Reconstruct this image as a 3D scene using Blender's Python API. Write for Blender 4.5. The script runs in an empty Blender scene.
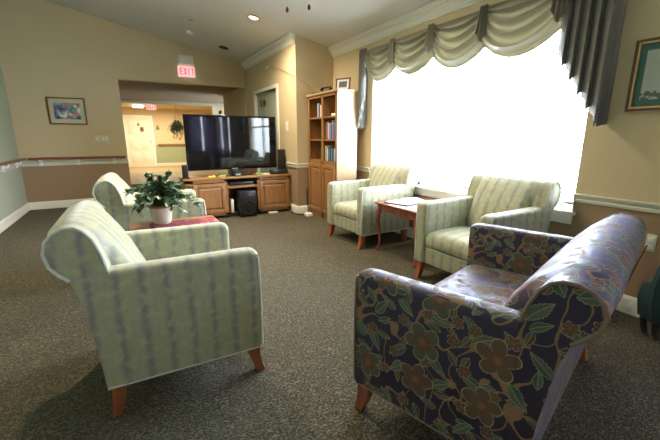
import bpy, bmesh, math, random
from mathutils import Vector, Matrix
random.seed(7)
SC = bpy.context.scene
COL = SC.collection
PI = math.pi
rad = math.radians

# ------------------------------------------------------------------ camera
PITCH, YAW = 0.22794, 0.51106
cam_d = bpy.data.cameras.new('camera')
cam_d.sensor_width = 36.0
cam_d.lens = 358.15 / 660 * 36
cam_d.clip_start = 0.05
cam = bpy.data.objects.new('camera', cam_d)
cam.location = (0, 0, 1.25)
cam.rotation_euler = (PI / 2 - PITCH, 0, -YAW)
COL.objects.link(cam)
SC.camera = cam

# ------------------------------------------------------------------ world, light, exposure
SKY = 8.5
w = bpy.data.worlds.new('sky')
SC.world = w
w.use_nodes = True
bg = w.node_tree.nodes['Background']
bg.inputs[0].default_value = (0.80, 0.90, 1.0, 1)
bg.inputs[1].default_value = SKY
SC.view_settings.view_transform = 'Standard'
SC.view_settings.look = 'None'
SC.view_settings.gamma = 1
SC.view_settings.use_curve_mapping = False
SC.view_settings.exposure = 2.15
SC.cycles.max_bounces = 10
SC.cycles.diffuse_bounces = 5
SC.cycles.caustics_reflective = False
SC.cycles.caustics_refractive = False
SC.cycles.sample_clamp_indirect = 6.0


def portal(name, loc, rot, sx, sy):
    l = bpy.data.lights.new(name, 'AREA')
    l.shape = 'RECTANGLE'; l.size = sx; l.size_y = sy
    l.cycles.is_portal = True
    o = bpy.data.objects.new(name, l); o.location = loc; o.rotation_euler = rot
    COL.objects.link(o)


def area(name, loc, rot, sx, sy, power, color):
    l = bpy.data.lights.new(name, 'AREA')
    l.shape = 'RECTANGLE'; l.size = sx; l.size_y = sy; l.energy = power; l.color = color
    o = bpy.data.objects.new(name, l); o.location = loc; o.rotation_euler = rot
    COL.objects.link(o)
    return o


def fill_lamp(name, x, y, z, e):
    l_ = bpy.data.lights.new(name, 'SPOT'); l_.energy = e; l_.color = (1, .82, .58); l_.spot_size = rad(165); l_.spot_blend = 1.0; l_.shadow_soft_size = .06
    o_ = bpy.data.objects.new(name, l_); o_.location = (x, y, z); COL.objects.link(o_)


# room constants (metres, camera above the origin looking into +Y/+X)
XL, XW, XD = -1.59, 3.06, 2.40        # left wall, window wall, door wall
YF, YB, YR = 7.96, 5.35, -2.60        # far wall, bookcase nook wall, rear wall
WY0, WY1, WZ0, WZ1 = 1.50, 4.25, 0.665, 2.36   # big window opening
W2Y0, W2Y1 = -2.2, -0.7               # second window on the same wall, behind the camera
RX0, RX1 = 2.15, 2.9                   # rear wall window
CZ0, CS = 3.238, -0.205               # ceiling height = CZ0 + CS * X


def cz(x): return CZ0 + CS * x


portal('window_daylight', (XW + 0.2, (WY0 + WY1) / 2, (WZ0 + WZ1) / 2), (0, rad(90), 0), WZ1 - WZ0, WY1 - WY0)
portal('side_window_daylight', (XW + 0.2, (W2Y0 + W2Y1) / 2, 1.5), (0, rad(90), 0), 1.7, W2Y1 - W2Y0)
portal('rear_window_daylight', ((RX0 + RX1) / 2, YR - 0.2, 1.5), (rad(90), 0, 0), RX1 - RX0, 1.7)
# unseen spots added above the frame as warm room fill
for x_, y_, e_ in ((1.9, 3.2, 30), (0.3, 3.9, 75)): fill_lamp('downlight_and_fill_lamp', x_, y_, cz(x_) - .03, e_)
# the corridor's fluorescent ceiling lamps
area('corridor_lamp', (1.3, 15.6, 2.36), (0, 0, 0), 1.6, 0.5, 30, (1.0, 0.88, 0.68))


# ------------------------------------------------------------------ node helpers
class NT:
    def __init__(s, name, **kw):
        s.m = bpy.data.materials.new(name); s.m.use_nodes = True
        s.t = s.m.node_tree; s.n = s.t.nodes; s.l = s.t.links
        s.b = s.n['Principled BSDF']
        for k, v in kw.items(): s.set(k.replace('_', ' '), v)

    def set(s, k, v):
        i = s.b.inputs[k]
        if hasattr(v, 'is_output'): s.l.new(v, i)
        else: i.default_value = (*v, 1) if isinstance(v, (tuple, list)) and len(v) == 3 and i.type == 'RGBA' else v

    def node(s, typ, ins=None, out=0, **props):
        nd = s.n.new(typ)
        for k, v in props.items(): setattr(nd, k, v)
        for k, v in (ins or {}).items():
            i = nd.inputs[k]
            if hasattr(v, 'is_output'): s.l.new(v, i)
            else: i.default_value = (*v, 1) if isinstance(v, (tuple, list)) and len(v) == 3 and i.type == 'RGBA' else v
        return nd.outputs[out]

    def math(s, op, a, b=0.0, c=0.0): return s.node('ShaderNodeMath', {0: a, 1: b, 2: c}, operation=op)

    def mix(s, f, a, b):
        nd = s.n.new('ShaderNodeMix'); nd.data_type = 'RGBA'
        for k, v in ((0, f), (6, a), (7, b)):
            i = nd.inputs[k]
            if hasattr(v, 'is_output'): s.l.new(v, i)
            else: i.default_value = (*v, 1) if isinstance(v, (tuple, list)) and len(v) == 3 else v
        return nd.outputs[2]

    def ramp(s, f, stops, interp='LINEAR'):
        nd = s.n.new('ShaderNodeValToRGB'); s.l.new(f, nd.inputs[0]); r = nd.color_ramp; r.interpolation = interp
        while len(r.elements) < len(stops): r.elements.new(0.5)
        for e, (p, c) in zip(r.elements, stops):
            e.position = p; e.color = (*c, 1) if isinstance(c, (tuple, list)) else (c, c, c, 1)
        return nd.outputs[0]

    def bump(s, h, strength=0.3, dist=0.01):
        s.set('Normal', s.node('ShaderNodeBump', {'Height': h, 'Strength': strength, 'Distance': dist}))

    def obj(s): return s.node('ShaderNodeTexCoord', out=3)
    def uv(s): return s.node('ShaderNodeTexCoord', out=2)

    def noise(s, vec, scale, detail=3.0, out=0, dim='3D'):
        return s.node('ShaderNodeTexNoise', {'Vector': vec, 'Scale': scale, 'Detail': detail}, out=out, noise_dimensions=dim)

    def sep(s, v):
        nd = s.n.new('ShaderNodeSeparateXYZ'); s.l.new(v, nd.inputs[0]); return nd.outputs

    def comb(s, x, y, z=0.0): return s.node('ShaderNodeCombineXYZ', {0: x, 1: y, 2: z})

    def mapping(s, v, scale): return s.node('ShaderNodeMapping', {'Vector': v, 'Scale': scale})


M = {}


def plain(name, col, rough=0.6, metal=0.0, spec=0.5, emit=None, estr=0.0, var=0.0, vs=20.0):
    t = NT(name, Base_Color=col, Roughness=rough, Metallic=metal)
    t.set('Specular IOR Level', spec)
    if var:
        c2 = tuple(max(0, c * (1 - var)) for c in col)
        t.set('Base Color', t.mix(t.noise(t.obj(), vs), col, c2))
    if emit: t.set('Emission Color', emit); t.set('Emission Strength', estr)
    M[name] = t.m
    return t.m


def wall_paint(name, up, low, split):
    t = NT(name, Roughness=0.75)
    o = t.obj(); z = t.sep(o)[2]
    n = t.noise(o, 1.5)
    upc = t.mix(n, up, tuple(c * 0.95 for c in up)); loc = t.mix(n, low, tuple(c * 0.93 for c in low))
    t.set('Base Color', t.mix(t.math('GREATER_THAN', z, split), loc, upc))
    t.bump(t.noise(o, 160), 0.08, 0.003)
    M[name] = t.m


wall_paint('tan_paint', (0.64, 0.53, 0.335), (0.36, 0.25, 0.15), 0.80)
wall_paint('green_paint', (0.40, 0.47, 0.34), (0.46, 0.52, 0.42), 0.80)
wall_paint('corridor_paint', (0.74, 0.58, 0.33), (0.38, 0.42, 0.24), 0.88)
plain('ceiling_white', (0.74, 0.74, 0.71), 0.85, var=0.04, vs=3)
plain('soffit_shade', (0.30, 0.25, 0.19), 0.8)  # unlit passage ceiling: its shade is put into the base colour
plain('trim_white', (0.86, 0.86, 0.80), 0.4, var=0.03)
plain('rail_white', (0.66, 0.66, 0.56), 0.45, var=0.03)
plain('corridor_floor', (0.36, 0.27, 0.13), 0.5)
plain('white_plastic', (0.86, 0.86, 0.82), 0.4)
plain('black_plastic', (0.012, 0.012, 0.014), 0.35)
plain('black_gloss', (0.004, 0.004, 0.006), 0.04)
plain('speaker_cloth', (0.010, 0.010, 0.012), 0.85, var=0.4, vs=300)
plain('dark_grille', (0.02, 0.018, 0.015), 0.7)
plain('brass', (0.75, 0.55, 0.25), 0.3, 1.0)
plain('silver', (0.6, 0.6, 0.6), 0.3, 1.0)
plain('dark_bronze', (0.05, 0.035, 0.025), 0.4, 0.6)
plain('gold_leaf', (0.66, 0.44, 0.16), 0.35, 0.4)
plain('frame_brown', (0.12, 0.045, 0.025), 0.4)
plain('teal_mat', (0.06, 0.15, 0.13), 0.8)
plain('paper', (0.75, 0.75, 0.74), 0.7)
plain('magazine_cover', (0.10, 0.11, 0.16), 0.3)
plain('teal_cloth', (0.01, 0.05, 0.055), 0.8, var=0.3)
plain('pot_glaze', (0.66, 0.60, 0.50), 0.25, var=0.15, vs=60)
plain('pot_rim', (0.26, 0.13, 0.09), 0.35)
plain('soil', (0.03, 0.02, 0.012), 0.95)
plain('stem_green', (0.06, 0.09, 0.03), 0.6)
plain('pink_petal', (0.72, 0.22, 0.20), 0.6)
plain('yellow_plastic', (0.75, 0.55, 0.06), 0.4)
plain('lime_plastic', (0.25, 0.45, 0.06), 0.4)
plain('lamp_glow', (1, 1, 1), 0.5, emit=(1.0, 0.9, 0.72), estr=3.5)
plain('corridor_glow', (1, 1, 1), 0.5, emit=(1.0, 0.93, 0.8), estr=3.0)
plain('exit_red', (0.8, 0.05, 0.08), 0.5, emit=(1.0, 0.07, 0.12), estr=0.32)
plain('exit_face', (0.8, 0.7, 0.7), 0.5, emit=(1.0, 0.62, 0.62), estr=0.16)
plain('door_green', (0.36, 0.42, 0.34), 0.5)
plain('door_cream', (0.85, 0.78, 0.60), 0.45)
plain('blind_cord', (0.5, 0.5, 0.48), 0.7)


def wood(name, c1, c2, rough=0.35, sc=(3, 3, 40), rot=None):
    t = NT(name, Roughness=rough)
    v = t.mapping(t.obj(), sc)
    n = t.noise(v, 1.6, 6)
    t.set('Base Color', t.ramp(n, [(0.3, c1), (0.7, c2)]))
    t.bump(n, 0.05, 0.002)
    M[name] = t.m


wood('honey_oak', (0.25, 0.118, 0.043), (0.37, 0.19, 0.075), 0.38, (30, 30, 3))
wood('honey_oak_top', (0.30, 0.145, 0.055), (0.42, 0.215, 0.09), 0.3, (3, 30, 30))
wood('lit_oak', (0.37, 0.25, 0.14), (0.43, 0.30, 0.175), 0.4, (30, 30, 3))  # bookcase near side and top: window brightness put into a paler oak
wood('oak_groove', (0.14, 0.055, 0.02), (0.20, 0.08, 0.03), 0.5, (30, 30, 3))
wood('cherry', (0.20, 0.055, 0.03), (0.32, 0.10, 0.055), 0.22, (20, 20, 4))
wood('leg_wood', (0.30, 0.085, 0.035), (0.40, 0.13, 0.055), 0.35, (20, 20, 4))
wood('rail_wood', (0.22, 0.06, 0.035), (0.30, 0.09, 0.05), 0.3, (20, 4, 20))

# carpet: ribbed dark olive loop pile
t = NT('carpet', Roughness=0.95)
o = t.obj()
dist = t.noise(o, 9, 2, out=1)
vv = t.node('ShaderNodeVectorMath', {0: o, 1: t.node('ShaderNodeVectorMath', {0: dist, 3: 0.05}, operation='SCALE')}, operation='ADD')
fine = t.node('ShaderNodeTexVoronoi', {'Vector': t.mapping(vv, (80, 150, 1)), 'Scale': 1.0}, feature='F1')
sp = t.noise(t.mapping(o, (90, 170, 1)), 1.0, 2)
h = t.math('ADD', t.math('MULTIPLY', fine, 0.6), t.math('MULTIPLY', sp, 0.7))
c = t.ramp(h, [(0.30, (0.013, 0.0118, 0.0075)), (0.60, (0.057, 0.051, 0.034)), (0.92, (0.205, 0.185, 0.125))])
big = t.noise(o, 1.2, 2)
t.set('Base Color', t.mix(big, c, t.mix(0.35, c, (0.065, 0.055, 0.038))))
t.set('Sheen Weight', 0.05); t.set('Specular IOR Level', 0.2)
t.bump(h, 0.7, 0.012)
M['carpet'] = t.m

# pale green striped chair cloth: stripes run along V, vary along U
t = NT('green_stripe', Roughness=0.62)
uvv = t.uv(); u, v, _ = t.sep(uvv)
nz = t.noise(uvv, 14, 3)
uu = t.math('ADD', u, t.math('MULTIPLY', t.math('SUBTRACT', nz, 0.5), 0.030))
s1 = t.math('MULTIPLY', t.math('ADD', t.math('SINE', t.math('MULTIPLY', uu, 2 * PI / 0.098)), 1.0), 0.5)
grey = t.math('POWER', s1, 4.0)
streak = t.noise(t.mapping(uvv, (60, 10, 1)), 1.0, 3)
base = t.mix(streak, (0.33, 0.355, 0.235), (0.46, 0.47, 0.33))
c = t.mix(t.math('MULTIPLY', grey, 0.8), base, (0.235, 0.225, 0.245))
flk = t.noise(t.mapping(uvv, (22, 24, 1)), 1.0, 3)
fl2 = t.node('ShaderNodeMapRange', {0: flk, 1: 0.48, 2: 0.72})
c = t.mix(t.math('MULTIPLY', fl2, 0.7), c, (0.55, 0.53, 0.28))
t.set('Base Color', c)
t.set('Specular IOR Level', 0.55)
t.set('Sheen Weight', 0.5); t.set('Sheen Roughness', 0.35); t.set('Sheen Tint', (0.9, 0.95, 1.0))
t.bump(t.noise(uvv, 600, 1), 0.25, 0.001)
M['green_stripe'] = t.m
plain('green_piping', (0.62, 0.65, 0.58), 0.5)


# dark floral chair cloth
def floral():
    t = NT('floral_cloth', Roughness=0.45)
    uvv = t.uv()
    nz = t.noise(uvv, 7, 2, out=1)
    wv = t.node('ShaderNodeVectorMath', {0: t.node('ShaderNodeVectorMath', {0: nz, 1: (0.5, 0.5, 0.5)}, operation='SUBTRACT'), 3: 0.035}, operation='SCALE')
    p = t.node('ShaderNodeVectorMath', {0: uvv, 1: wv}, operation='ADD')

    def cell(scale, off, rnd=0.75):
        q = t.node('ShaderNodeVectorMath', {0: t.node('ShaderNodeVectorMath', {0: p, 3: scale}, operation='SCALE'), 1: (off, off * 1.7, 0)}, operation='ADD')
        vo = t.n.new('ShaderNodeTexVoronoi'); vo.voronoi_dimensions = '2D'; vo.feature = 'F1'
        vo.inputs['Scale'].default_value = 1.0; vo.inputs['Randomness'].default_value = rnd
        t.l.new(q, vo.inputs['Vector'])
        d = t.node('ShaderNodeVectorMath', {0: q, 1: vo.outputs['Position']}, operation='SUBTRACT')
        d = t.node('ShaderNodeVectorMath', {0: d, 3: 1.0 / scale}, operation='SCALE')
        dx, dy, _ = t.sep(d)
        col = t.n.new('ShaderNodeSeparateColor'); t.l.new(vo.outputs['Color'], col.inputs[0])
        return dx, dy, col.outputs
    base = (0.030, 0.018, 0.026)
    outl = (0.42, 0.30, 0.19)
    # vines
    c = base
    for sc_, off in ((5.0, 0.0), (5.5, 9.3)):
        n = t.noise(t.node('ShaderNodeVectorMath', {0: p, 1: (off, off, 0)}, operation='ADD'), sc_, 1.0, dim='2D')
        band = t.math('LESS_THAN', t.math('ABSOLUTE', t.math('SUBTRACT', n, 0.5)), 0.011)
        c = t.mix(band, c, (0.30, 0.18, 0.10))

    def leaves(c, scale, off, L, W, colA, colB, line):
        dx, dy, r = cell(scale, off)
        a = t.math('MULTIPLY', r[0], 2 * PI)
        ca, sa = t.math('COSINE', a), t.math('SINE', a)
        lx = t.math('ADD', t.math('MULTIPLY', dx, ca), t.math('MULTIPLY', dy, sa))
        ly = t.math('SUBTRACT', t.math('MULTIPLY', dy, ca), t.math('MULTIPLY', dx, sa))
        # serrated, asymmetric leaf
        k = t.math('DIVIDE', lx, L)
        env = t.math('MULTIPLY', t.math('SUBTRACT', 1.0, t.math('MULTIPLY', k, k)), t.math('SUBTRACT', 1.0, t.math('MULTIPLY', k, 0.45)))
        ser = t.math('ADD', 1.0, t.math('MULTIPLY', t.math('SINE', t.math('MULTIPLY', lx, 520 * 0.05 / L)), 0.10))
        hw = t.math('MULTIPLY', t.math('MULTIPLY', env, ser), W)
        d = t.math('SUBTRACT', hw, t.math('ABSOLUTE', ly))
        inside = t.math('GREATER_THAN', d, 0.0)
        inner = t.math('GREATER_THAN', d, line)
        vein = t.math('LESS_THAN', t.math('ABSOLUTE', ly), line * 0.4)
        fill = t.mix(t.math('GREATER_THAN', r[1], 0.5), colA, colB)
        half = t.mix(t.math('MULTIPLY', t.math('GREATER_THAN', ly, 0.0), 0.45), fill, (0.16, 0.19, 0.13))
        fill = t.mix(vein, half, outl)
        c = t.mix(inside, c, (0.30, 0.30, 0.20))
        return t.mix(inner, c, fill)
    c = leaves(c, 11.0, 3.1, 0.036, 0.014, (0.07, 0.12, 0.09), (0.12, 0.075, 0.05), 0.0024)
    c = leaves(c, 7.2, 7.7, 0.052, 0.020, (0.075, 0.13, 0.095), (0.11, 0.15, 0.11), 0.0028)

    def flower(c, scale, off, R, n, line, cA, cB, thr):
        dx, dy, r = cell(scale, off, 0.8)
        rr = t.math('SQRT', t.math('ADD', t.math('MULTIPLY', dx, dx), t.math('MULTIPLY', dy, dy)))
        a = t.math('ADD', t.math('ARCTAN2', dy, dx), t.math('MULTIPLY', r[0], 6.28))
        pet = t.math('ABSOLUTE', t.math('COSINE', t.math('MULTIPLY', a, n / 2.0)))
        pet = t.math('POWER', pet, 0.55)
        Rr = t.math('MULTIPLY', t.math('ADD', 0.42, t.math('MULTIPLY', pet, 0.58)), R)
        d = t.math('SUBTRACT', Rr, rr)
        on = t.math('GREATER_THAN', r[2], thr)
        inside = t.math('MULTIPLY', t.math('GREATER_THAN', d, 0.0), on)
        inner = t.math('MULTIPLY', t.math('GREATER_THAN', d, line), on)
        fill = t.mix(t.math('GREATER_THAN', r[1], 0.45), cA, cB)
        # shade each petal's own weave: rust near the heart, sage at the tip
        fill = t.mix(t.math('LESS_THAN', rr, R * 0.48), fill, (0.13, 0.055, 0.038))
        hatch = t.math('GREATER_THAN', t.math('MULTIPLY', t.math('SINE', t.math('MULTIPLY', dx, 900)), t.math('SINE', t.math('MULTIPLY', dy, 900))), 0.3)
        fill = t.mix(t.math('MULTIPLY', hatch, 0.6), fill, outl)
        fill = t.mix(t.math('LESS_THAN', rr, R * 0.20), fill, (0.25, 0.13, 0.07))
        c = t.mix(inside, c, outl)
        return t.mix(inner, c, fill)
    c = flower(c, 9.5, 1.3, 0.026, 6, 0.0024, (0.11, 0.065, 0.045), (0.09, 0.045, 0.035), 0.50)
    c = flower(c, 4.6, 5.2, 0.075, 5, 0.0040, (0.06, 0.085, 0.07), (0.10, 0.06, 0.045), 0.15)
    t.set('Base Color', c)
    lum = t.node('ShaderNodeRGBToBW', {0: c})
    ground = t.math('LESS_THAN', lum, 0.035)     # the satin ground shines, the woven figures are matt
    t.set('Roughness', t.math('SUBTRACT', 0.72, t.math('MULTIPLY', ground, 0.20)))
    t.set('Specular IOR Level', t.math('ADD', 0.35, t.math('MULTIPLY', ground, 0.65)))
    t.set('Specular Tint', (0.52, 0.57, 1.0))
    t.set('Sheen Weight', t.math('ADD', 0.15, t.math('MULTIPLY', ground, 0.20))); t.set('Sheen Roughness', 0.4); t.set('Sheen Tint', (0.50, 0.53, 1.0))
    t.bump(t.noise(uvv, 500, 1), 0.2, 0.001)
    M['floral_cloth'] = t.m


floral()
plain('floral_piping', (0.24, 0.17, 0.13), 0.5)

# swag satin: sage grey-green, lets the daylight through
t = NT('swag_satin', Roughness=0.42)
o = t.obj()
c = t.mix(t.noise(t.mapping(o, (10, 10, 90)), 1.0, 2), (0.20, 0.20, 0.155), (0.25, 0.25, 0.195))
t.set('Base Color', c); t.set('Sheen Weight', 0.3)
tr = t.n.new('ShaderNodeBsdfTranslucent'); tr.inputs[0].default_value = (0.50, 0.46, 0.33, 1)
mx = t.n.new('ShaderNodeMixShader'); mx.inputs[0].default_value = 0.30
t.l.new(t.b.outputs[0], mx.inputs[1]); t.l.new(tr.outputs[0], mx.inputs[2])
t.l.new(mx.outputs[0], t.n['Material Output'].inputs[0])
M['swag_satin'] = t.m
t = NT('jabot_satin', Roughness=0.75)
t.set('Base Color', t.mix(t.noise(t.mapping(t.obj(), (20, 20, 3)), 1.0, 2), (0.15, 0.15, 0.135), (0.19, 0.19, 0.17)))
t.set('Sheen Weight', 0.3)
M['jabot_satin'] = t.m
# sheer curtain / blind slats
for nm, colr, k in (('blind_slat', (0.85, 0.85, 0.84), 0.35), ('sheer_drape', (0.42, 0.39, 0.50), 0.5)):
    t = NT(nm, Base_Color=colr, Roughness=0.6)
    tr = t.n.new('ShaderNodeBsdfTranslucent'); tr.inputs[0].default_value = (*colr, 1)
    mx = t.n.new('ShaderNodeMixShader'); mx.inputs[0].default_value = k
    t.l.new(t.b.outputs[0], mx.inputs[1]); t.l.new(tr.outputs[0], mx.inputs[2])
    t.l.new(mx.outputs[0], t.n['Material Output'].inputs[0])
    M[nm] = t.m
# window glass: thin, clear
t = NT('window_glass'); t.n.remove(t.b)
a_ = t.n.new('ShaderNodeBsdfTransparent'); g_ = t.n.new('ShaderNodeBsdfGlossy'); g_.inputs['Roughness'].default_value = 0.02
mx = t.n.new('ShaderNodeMixShader'); mx.inputs[0].default_value = 0.06
t.l.new(a_.outputs[0], mx.inputs[1]); t.l.new(g_.outputs[0], mx.inputs[2]); t.l.new(mx.outputs[0], t.n['Material Output'].inputs[0])
M['window_glass'] = t.m
# leaves
t = NT('leaf_green', Roughness=0.35)
t.set('Base Color', t.ramp(t.noise(t.obj(), 22, 2), [(0.35, (0.02, 0.06, 0.028)), (0.50, (0.07, 0.14, 0.065)), (0.62, (0.34, 0.46, 0.32))]))
M['leaf_green'] = t.m
# flower painting
t = NT('flower_painting', Roughness=0.5)
n = t.noise(t.obj(), 9, 2, out=1)
r_, g2, b2 = t.sep(n)
c = t.ramp(r_, [(0.36, (0.03, 0.06, 0.10)), (0.47, (0.10, 0.22, 0.42)), (0.56, (0.18, 0.40, 0.28)), (0.66, (0.75, 0.72, 0.68))])
c = t.mix(t.node('ShaderNodeMapRange', {0: g2, 1: 0.52, 2: 0.60}), c, (0.75, 0.16, 0.20))
c = t.mix(t.node('ShaderNodeMapRange', {0: b2, 1: 0.60, 2: 0.66}), c, (0.85, 0.75, 0.60))
t.set('Base Color', c); M['flower_painting'] = t.m
t = NT('print_paper', Roughness=0.5)
oo = t.obj(); zz = t.sep(oo)[2]
n = t.noise(t.mapping(oo, (1, 4, 90)), 1.0, 3)
low = t.math('LESS_THAN', zz, -.10)
c = t.mix(t.math('MULTIPLY', n, 0.5), (0.46, 0.50, 0.46), (0.34, 0.38, 0.36))
c = t.mix(t.math('MULTIPLY', low, t.math('GREATER_THAN', t.noise(oo, 40, 1), 0.5)), c, (0.10, 0.14, 0.11))
t.set('Base Color', c); M['print_paper'] = t.m
t = NT('runner_cloth', Roughness=0.8)
t.set('Base Color', t.ramp(t.noise(t.obj(), 30, 3), [(0.35, (0.16, 0.02, 0.04)), (0.55, (0.32, 0.06, 0.09)), (0.68, (0.40, 0.20, 0.16))]))
M['runner_cloth'] = t.m
BOOKC = []
for i, cc in enumerate([(0.06, 0.08, 0.24), (0.42, 0.06, 0.05), (0.75, 0.68, 0.55), (0.05, 0.15, 0.09), (0.02, 0.02, 0.025), (0.45, 0.27, 0.10), (0.14, 0.30, 0.50), (0.82, 0.82, 0.80), (0.32, 0.15, 0.28)]):
    BOOKC.append(plain('book_cover_%s' % 'abcdefghi'[i], cc, 0.45))


# ------------------------------------------------------------------ mesh helpers
class MB:
    """collects shapes into one mesh"""
    def __init__(s): s.v = []; s.f = []; s.mi = []; s.cur = 0; s.arc = {}

    def add(s, vs, fs):
        b = len(s.v); s.v += [tuple(x) for x in vs]
        for f in fs: s.f.append(tuple(b + i for i in f)); s.mi.append(s.cur)
        return b

    def box(s, x0, x1, y0, y1, z0, z1, bev=0.0, rot=None, c=None):
        bm = bmesh.new(); bmesh.ops.create_cube(bm, size=1)
        for v in bm.verts: v.co = Vector(((x0 + x1) / 2 + v.co.x * (x1 - x0), (y0 + y1) / 2 + v.co.y * (y1 - y0), (z0 + z1) / 2 + v.co.z * (z1 - z0)))
        if bev: bmesh.ops.bevel(bm, geom=bm.edges[:], offset=bev, segments=2, profile=0.6, affect='EDGES')
        s.addbm(bm, rot, c); return s

    def addbm(s, bm, rot=None, c=None):
        bm.verts.index_update()
        vs = [v.co.copy() for v in bm.verts]
        if rot is not None:
            cc = Vector(c or (0, 0, 0)); vs = [rot @ (v - cc) + cc for v in vs]
        s.add(vs, [[v.index for v in f.verts] for f in bm.faces]); bm.free()

    def tube(s, pts, r, n=8, cap=True):
        pts = [Vector(p) for p in pts]; rs = r if isinstance(r, (list, tuple)) else [r] * len(pts)
        up = Vector((0, 0, 1)); vs = []; prev = None
        for i, p in enumerate(pts):
            d = (pts[min(i + 1, len(pts) - 1)] - pts[max(i - 1, 0)]).normalized()
            if prev is None:
                a = d.cross(up if abs(d.z) < 0.9 else Vector((1, 0, 0))).normalized()
            else:
                a = (prev - d * prev.dot(d)).normalized()
            prev = a; b = d.cross(a)
            for k in range(n):
                t_ = 2 * PI * k / n; vs.append(p + (a * math.cos(t_) + b * math.sin(t_)) * rs[i])
        fs = [(i * n + k, i * n + (k + 1) % n, (i + 1) * n + (k + 1) % n, (i + 1) * n + k) for i in range(len(pts) - 1) for k in range(n)]
        if cap: fs += [tuple(range(n))[::-1], tuple(range((len(pts) - 1) * n, len(pts) * n))]
        s.add(vs, fs); return s

    def loft(s, secs, closed=True, cap=True):
        n = len(secs[0]); vs = [p for sec in secs for p in sec]
        m = n if closed else n - 1
        fs = [(i * n + k, i * n + (k + 1) % n, (i + 1) * n + (k + 1) % n, (i + 1) * n + k) for i in range(len(secs) - 1) for k in range(m)]
        if cap and closed: fs += [tuple(range(n))[::-1], tuple(range((len(secs) - 1) * n, len(secs) * n))]
        s.add(vs, fs); return s

    def lathe(s, prof, c=(0, 0, 0), n=24):
        secs = [[(c[0] + r * math.cos(2 * PI * k / n), c[1] + r * math.sin(2 * PI * k / n), c[2] + z) for k in range(n)] for r, z in prof]
        return s.loft(secs)

    def prism(s, poly, y0, y1, axis='y'):
        f = {'y': lambda a, b, h: (a, h, b), 'x': lambda a, b, h: (h, a, b), 'z': lambda a, b, h: (a, b, h)}[axis]
        return s.loft([[f(a, b, y0) for a, b in poly], [f(a, b, y1) for a, b in poly]])

    def build(s, name, mats, parent=None, smooth=True, ang=38, uvf=None, solid=0.0, loc=None):
        me = bpy.data.meshes.new(name); me.from_pydata(s.v, [], s.f)
        for m_ in (mats if isinstance(mats, (list, tuple)) else [mats]): me.materials.append(M[m_] if isinstance(m_, str) else m_)
        for p, i in zip(me.polygons, s.mi): p.material_index = i
        bm = bmesh.new(); bm.from_mesh(me)
        bmesh.ops.recalc_face_normals(bm, faces=bm.faces)
        uvl = bm.loops.layers.uv.new('UVMap')
        for f in bm.faces:
            nn = f.normal
            for l in f.loops:
                x, y, z = l.vert.co
                if uvf: l[uvl].uv = uvf(l.vert.co, nn, l.vert.index)
                elif abs(nn.y) >= max(abs(nn.x), abs(nn.z)): l[uvl].uv = (x, z)
                elif abs(nn.x) > abs(nn.z): l[uvl].uv = (y, z)
                else: l[uvl].uv = (y, x)
        if smooth:
            for f in bm.faces: f.smooth = True
            for e in bm.edges:
                if len(e.link_faces) == 2 and e.calc_face_angle(0) > rad(ang): e.smooth = False
        bm.to_mesh(me); bm.free()
        ob = bpy.data.objects.new(name, me); COL.objects.link(ob)
        if parent: ob.parent = parent
        if loc: ob.location = loc
        if solid:
            md = ob.modifiers.new('thick', 'SOLIDIFY'); md.thickness = solid; md.offset = 0
        return ob


def tag(o_, label, cat, group=None, kind=None):
    o_['label'] = label; o_['category'] = cat
    if group: o_['group'] = group
    if kind: o_['kind'] = kind
    return o_


def thing(name, label, cat, loc=(0, 0, 0), rz=0.0, group=None):
    e = bpy.data.objects.new(name, None); e.empty_display_size = 0.1
    e.location = loc; e.rotation_euler = (0, 0, rz); COL.objects.link(e)
    return tag(e, label, cat, group)


def struct(name, mb, mat, parent=None, **kw):
    o_ = mb.build(name, mat, parent, **kw)
    if parent is None: o_['kind'] = 'structure'
    return o_


def dup(root, loc, rz, label, group=None):
    r = root.copy(); COL.objects.link(r); r.location = loc; r.rotation_euler = (0, 0, rz); r['label'] = label
    if group: r['group'] = group
    for ch in list(root.children):
        c_ = ch.copy(); COL.objects.link(c_); c_.parent = r
        for g in list(ch.children):
            d_ = g.copy(); COL.objects.link(d_); d_.parent = c_
    return r


def B(*a, **k): return MB().box(*a, **k)


T = 0.15
# ------------------------------------------------------------------ setting
struct('floor', B(XL - T, XW + 0.6, YR - T, 18.0, -0.1, 0.0), 'carpet', smooth=False)
# sloped ceiling
mb = MB(); xa, xb = XL - T, XW + T
mb.loft([[(xa, y, cz(xa)), (xb, y, cz(xb)), (xb, y, cz(xb) + 0.12), (xa, y, cz(xa) + 0.12)] for y in (YR - T, YF + T)])
struct('ceiling', mb, 'ceiling_white', smooth=False)
HT = 4.0
mb = MB(); mb.prism([(YR - T, 0), (YF + T, 0), (YF + T, cz(XL) + 0.03), (YR - T, cz(XL) + 0.03)], XL - T, XL, 'x')
struct('wall_left', mb, 'green_paint', smooth=False)
# far wall with a wide opening, top follows the slope
OX0, OX1, OZ = 0.022, 2.366, 2.275


def slope_panel(mb, x0, x1, z0, y0, y1):
    mb.loft([[(x0, y, z0), (x1, y, z0), (x1, y, cz(x1) + 0.03), (x0, y, cz(x0) + 0.03)] for y in (y0, y1)])


mb = MB(); slope_panel(mb, XL - T, OX0, 0, YF, YF + T); slope_panel(mb, OX0, OX1, OZ, YF, YF + T); slope_panel(mb, OX1, XD + T, 0, YF, YF + T)
struct('wall_far', mb, 'tan_paint', smooth=False)
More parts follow.
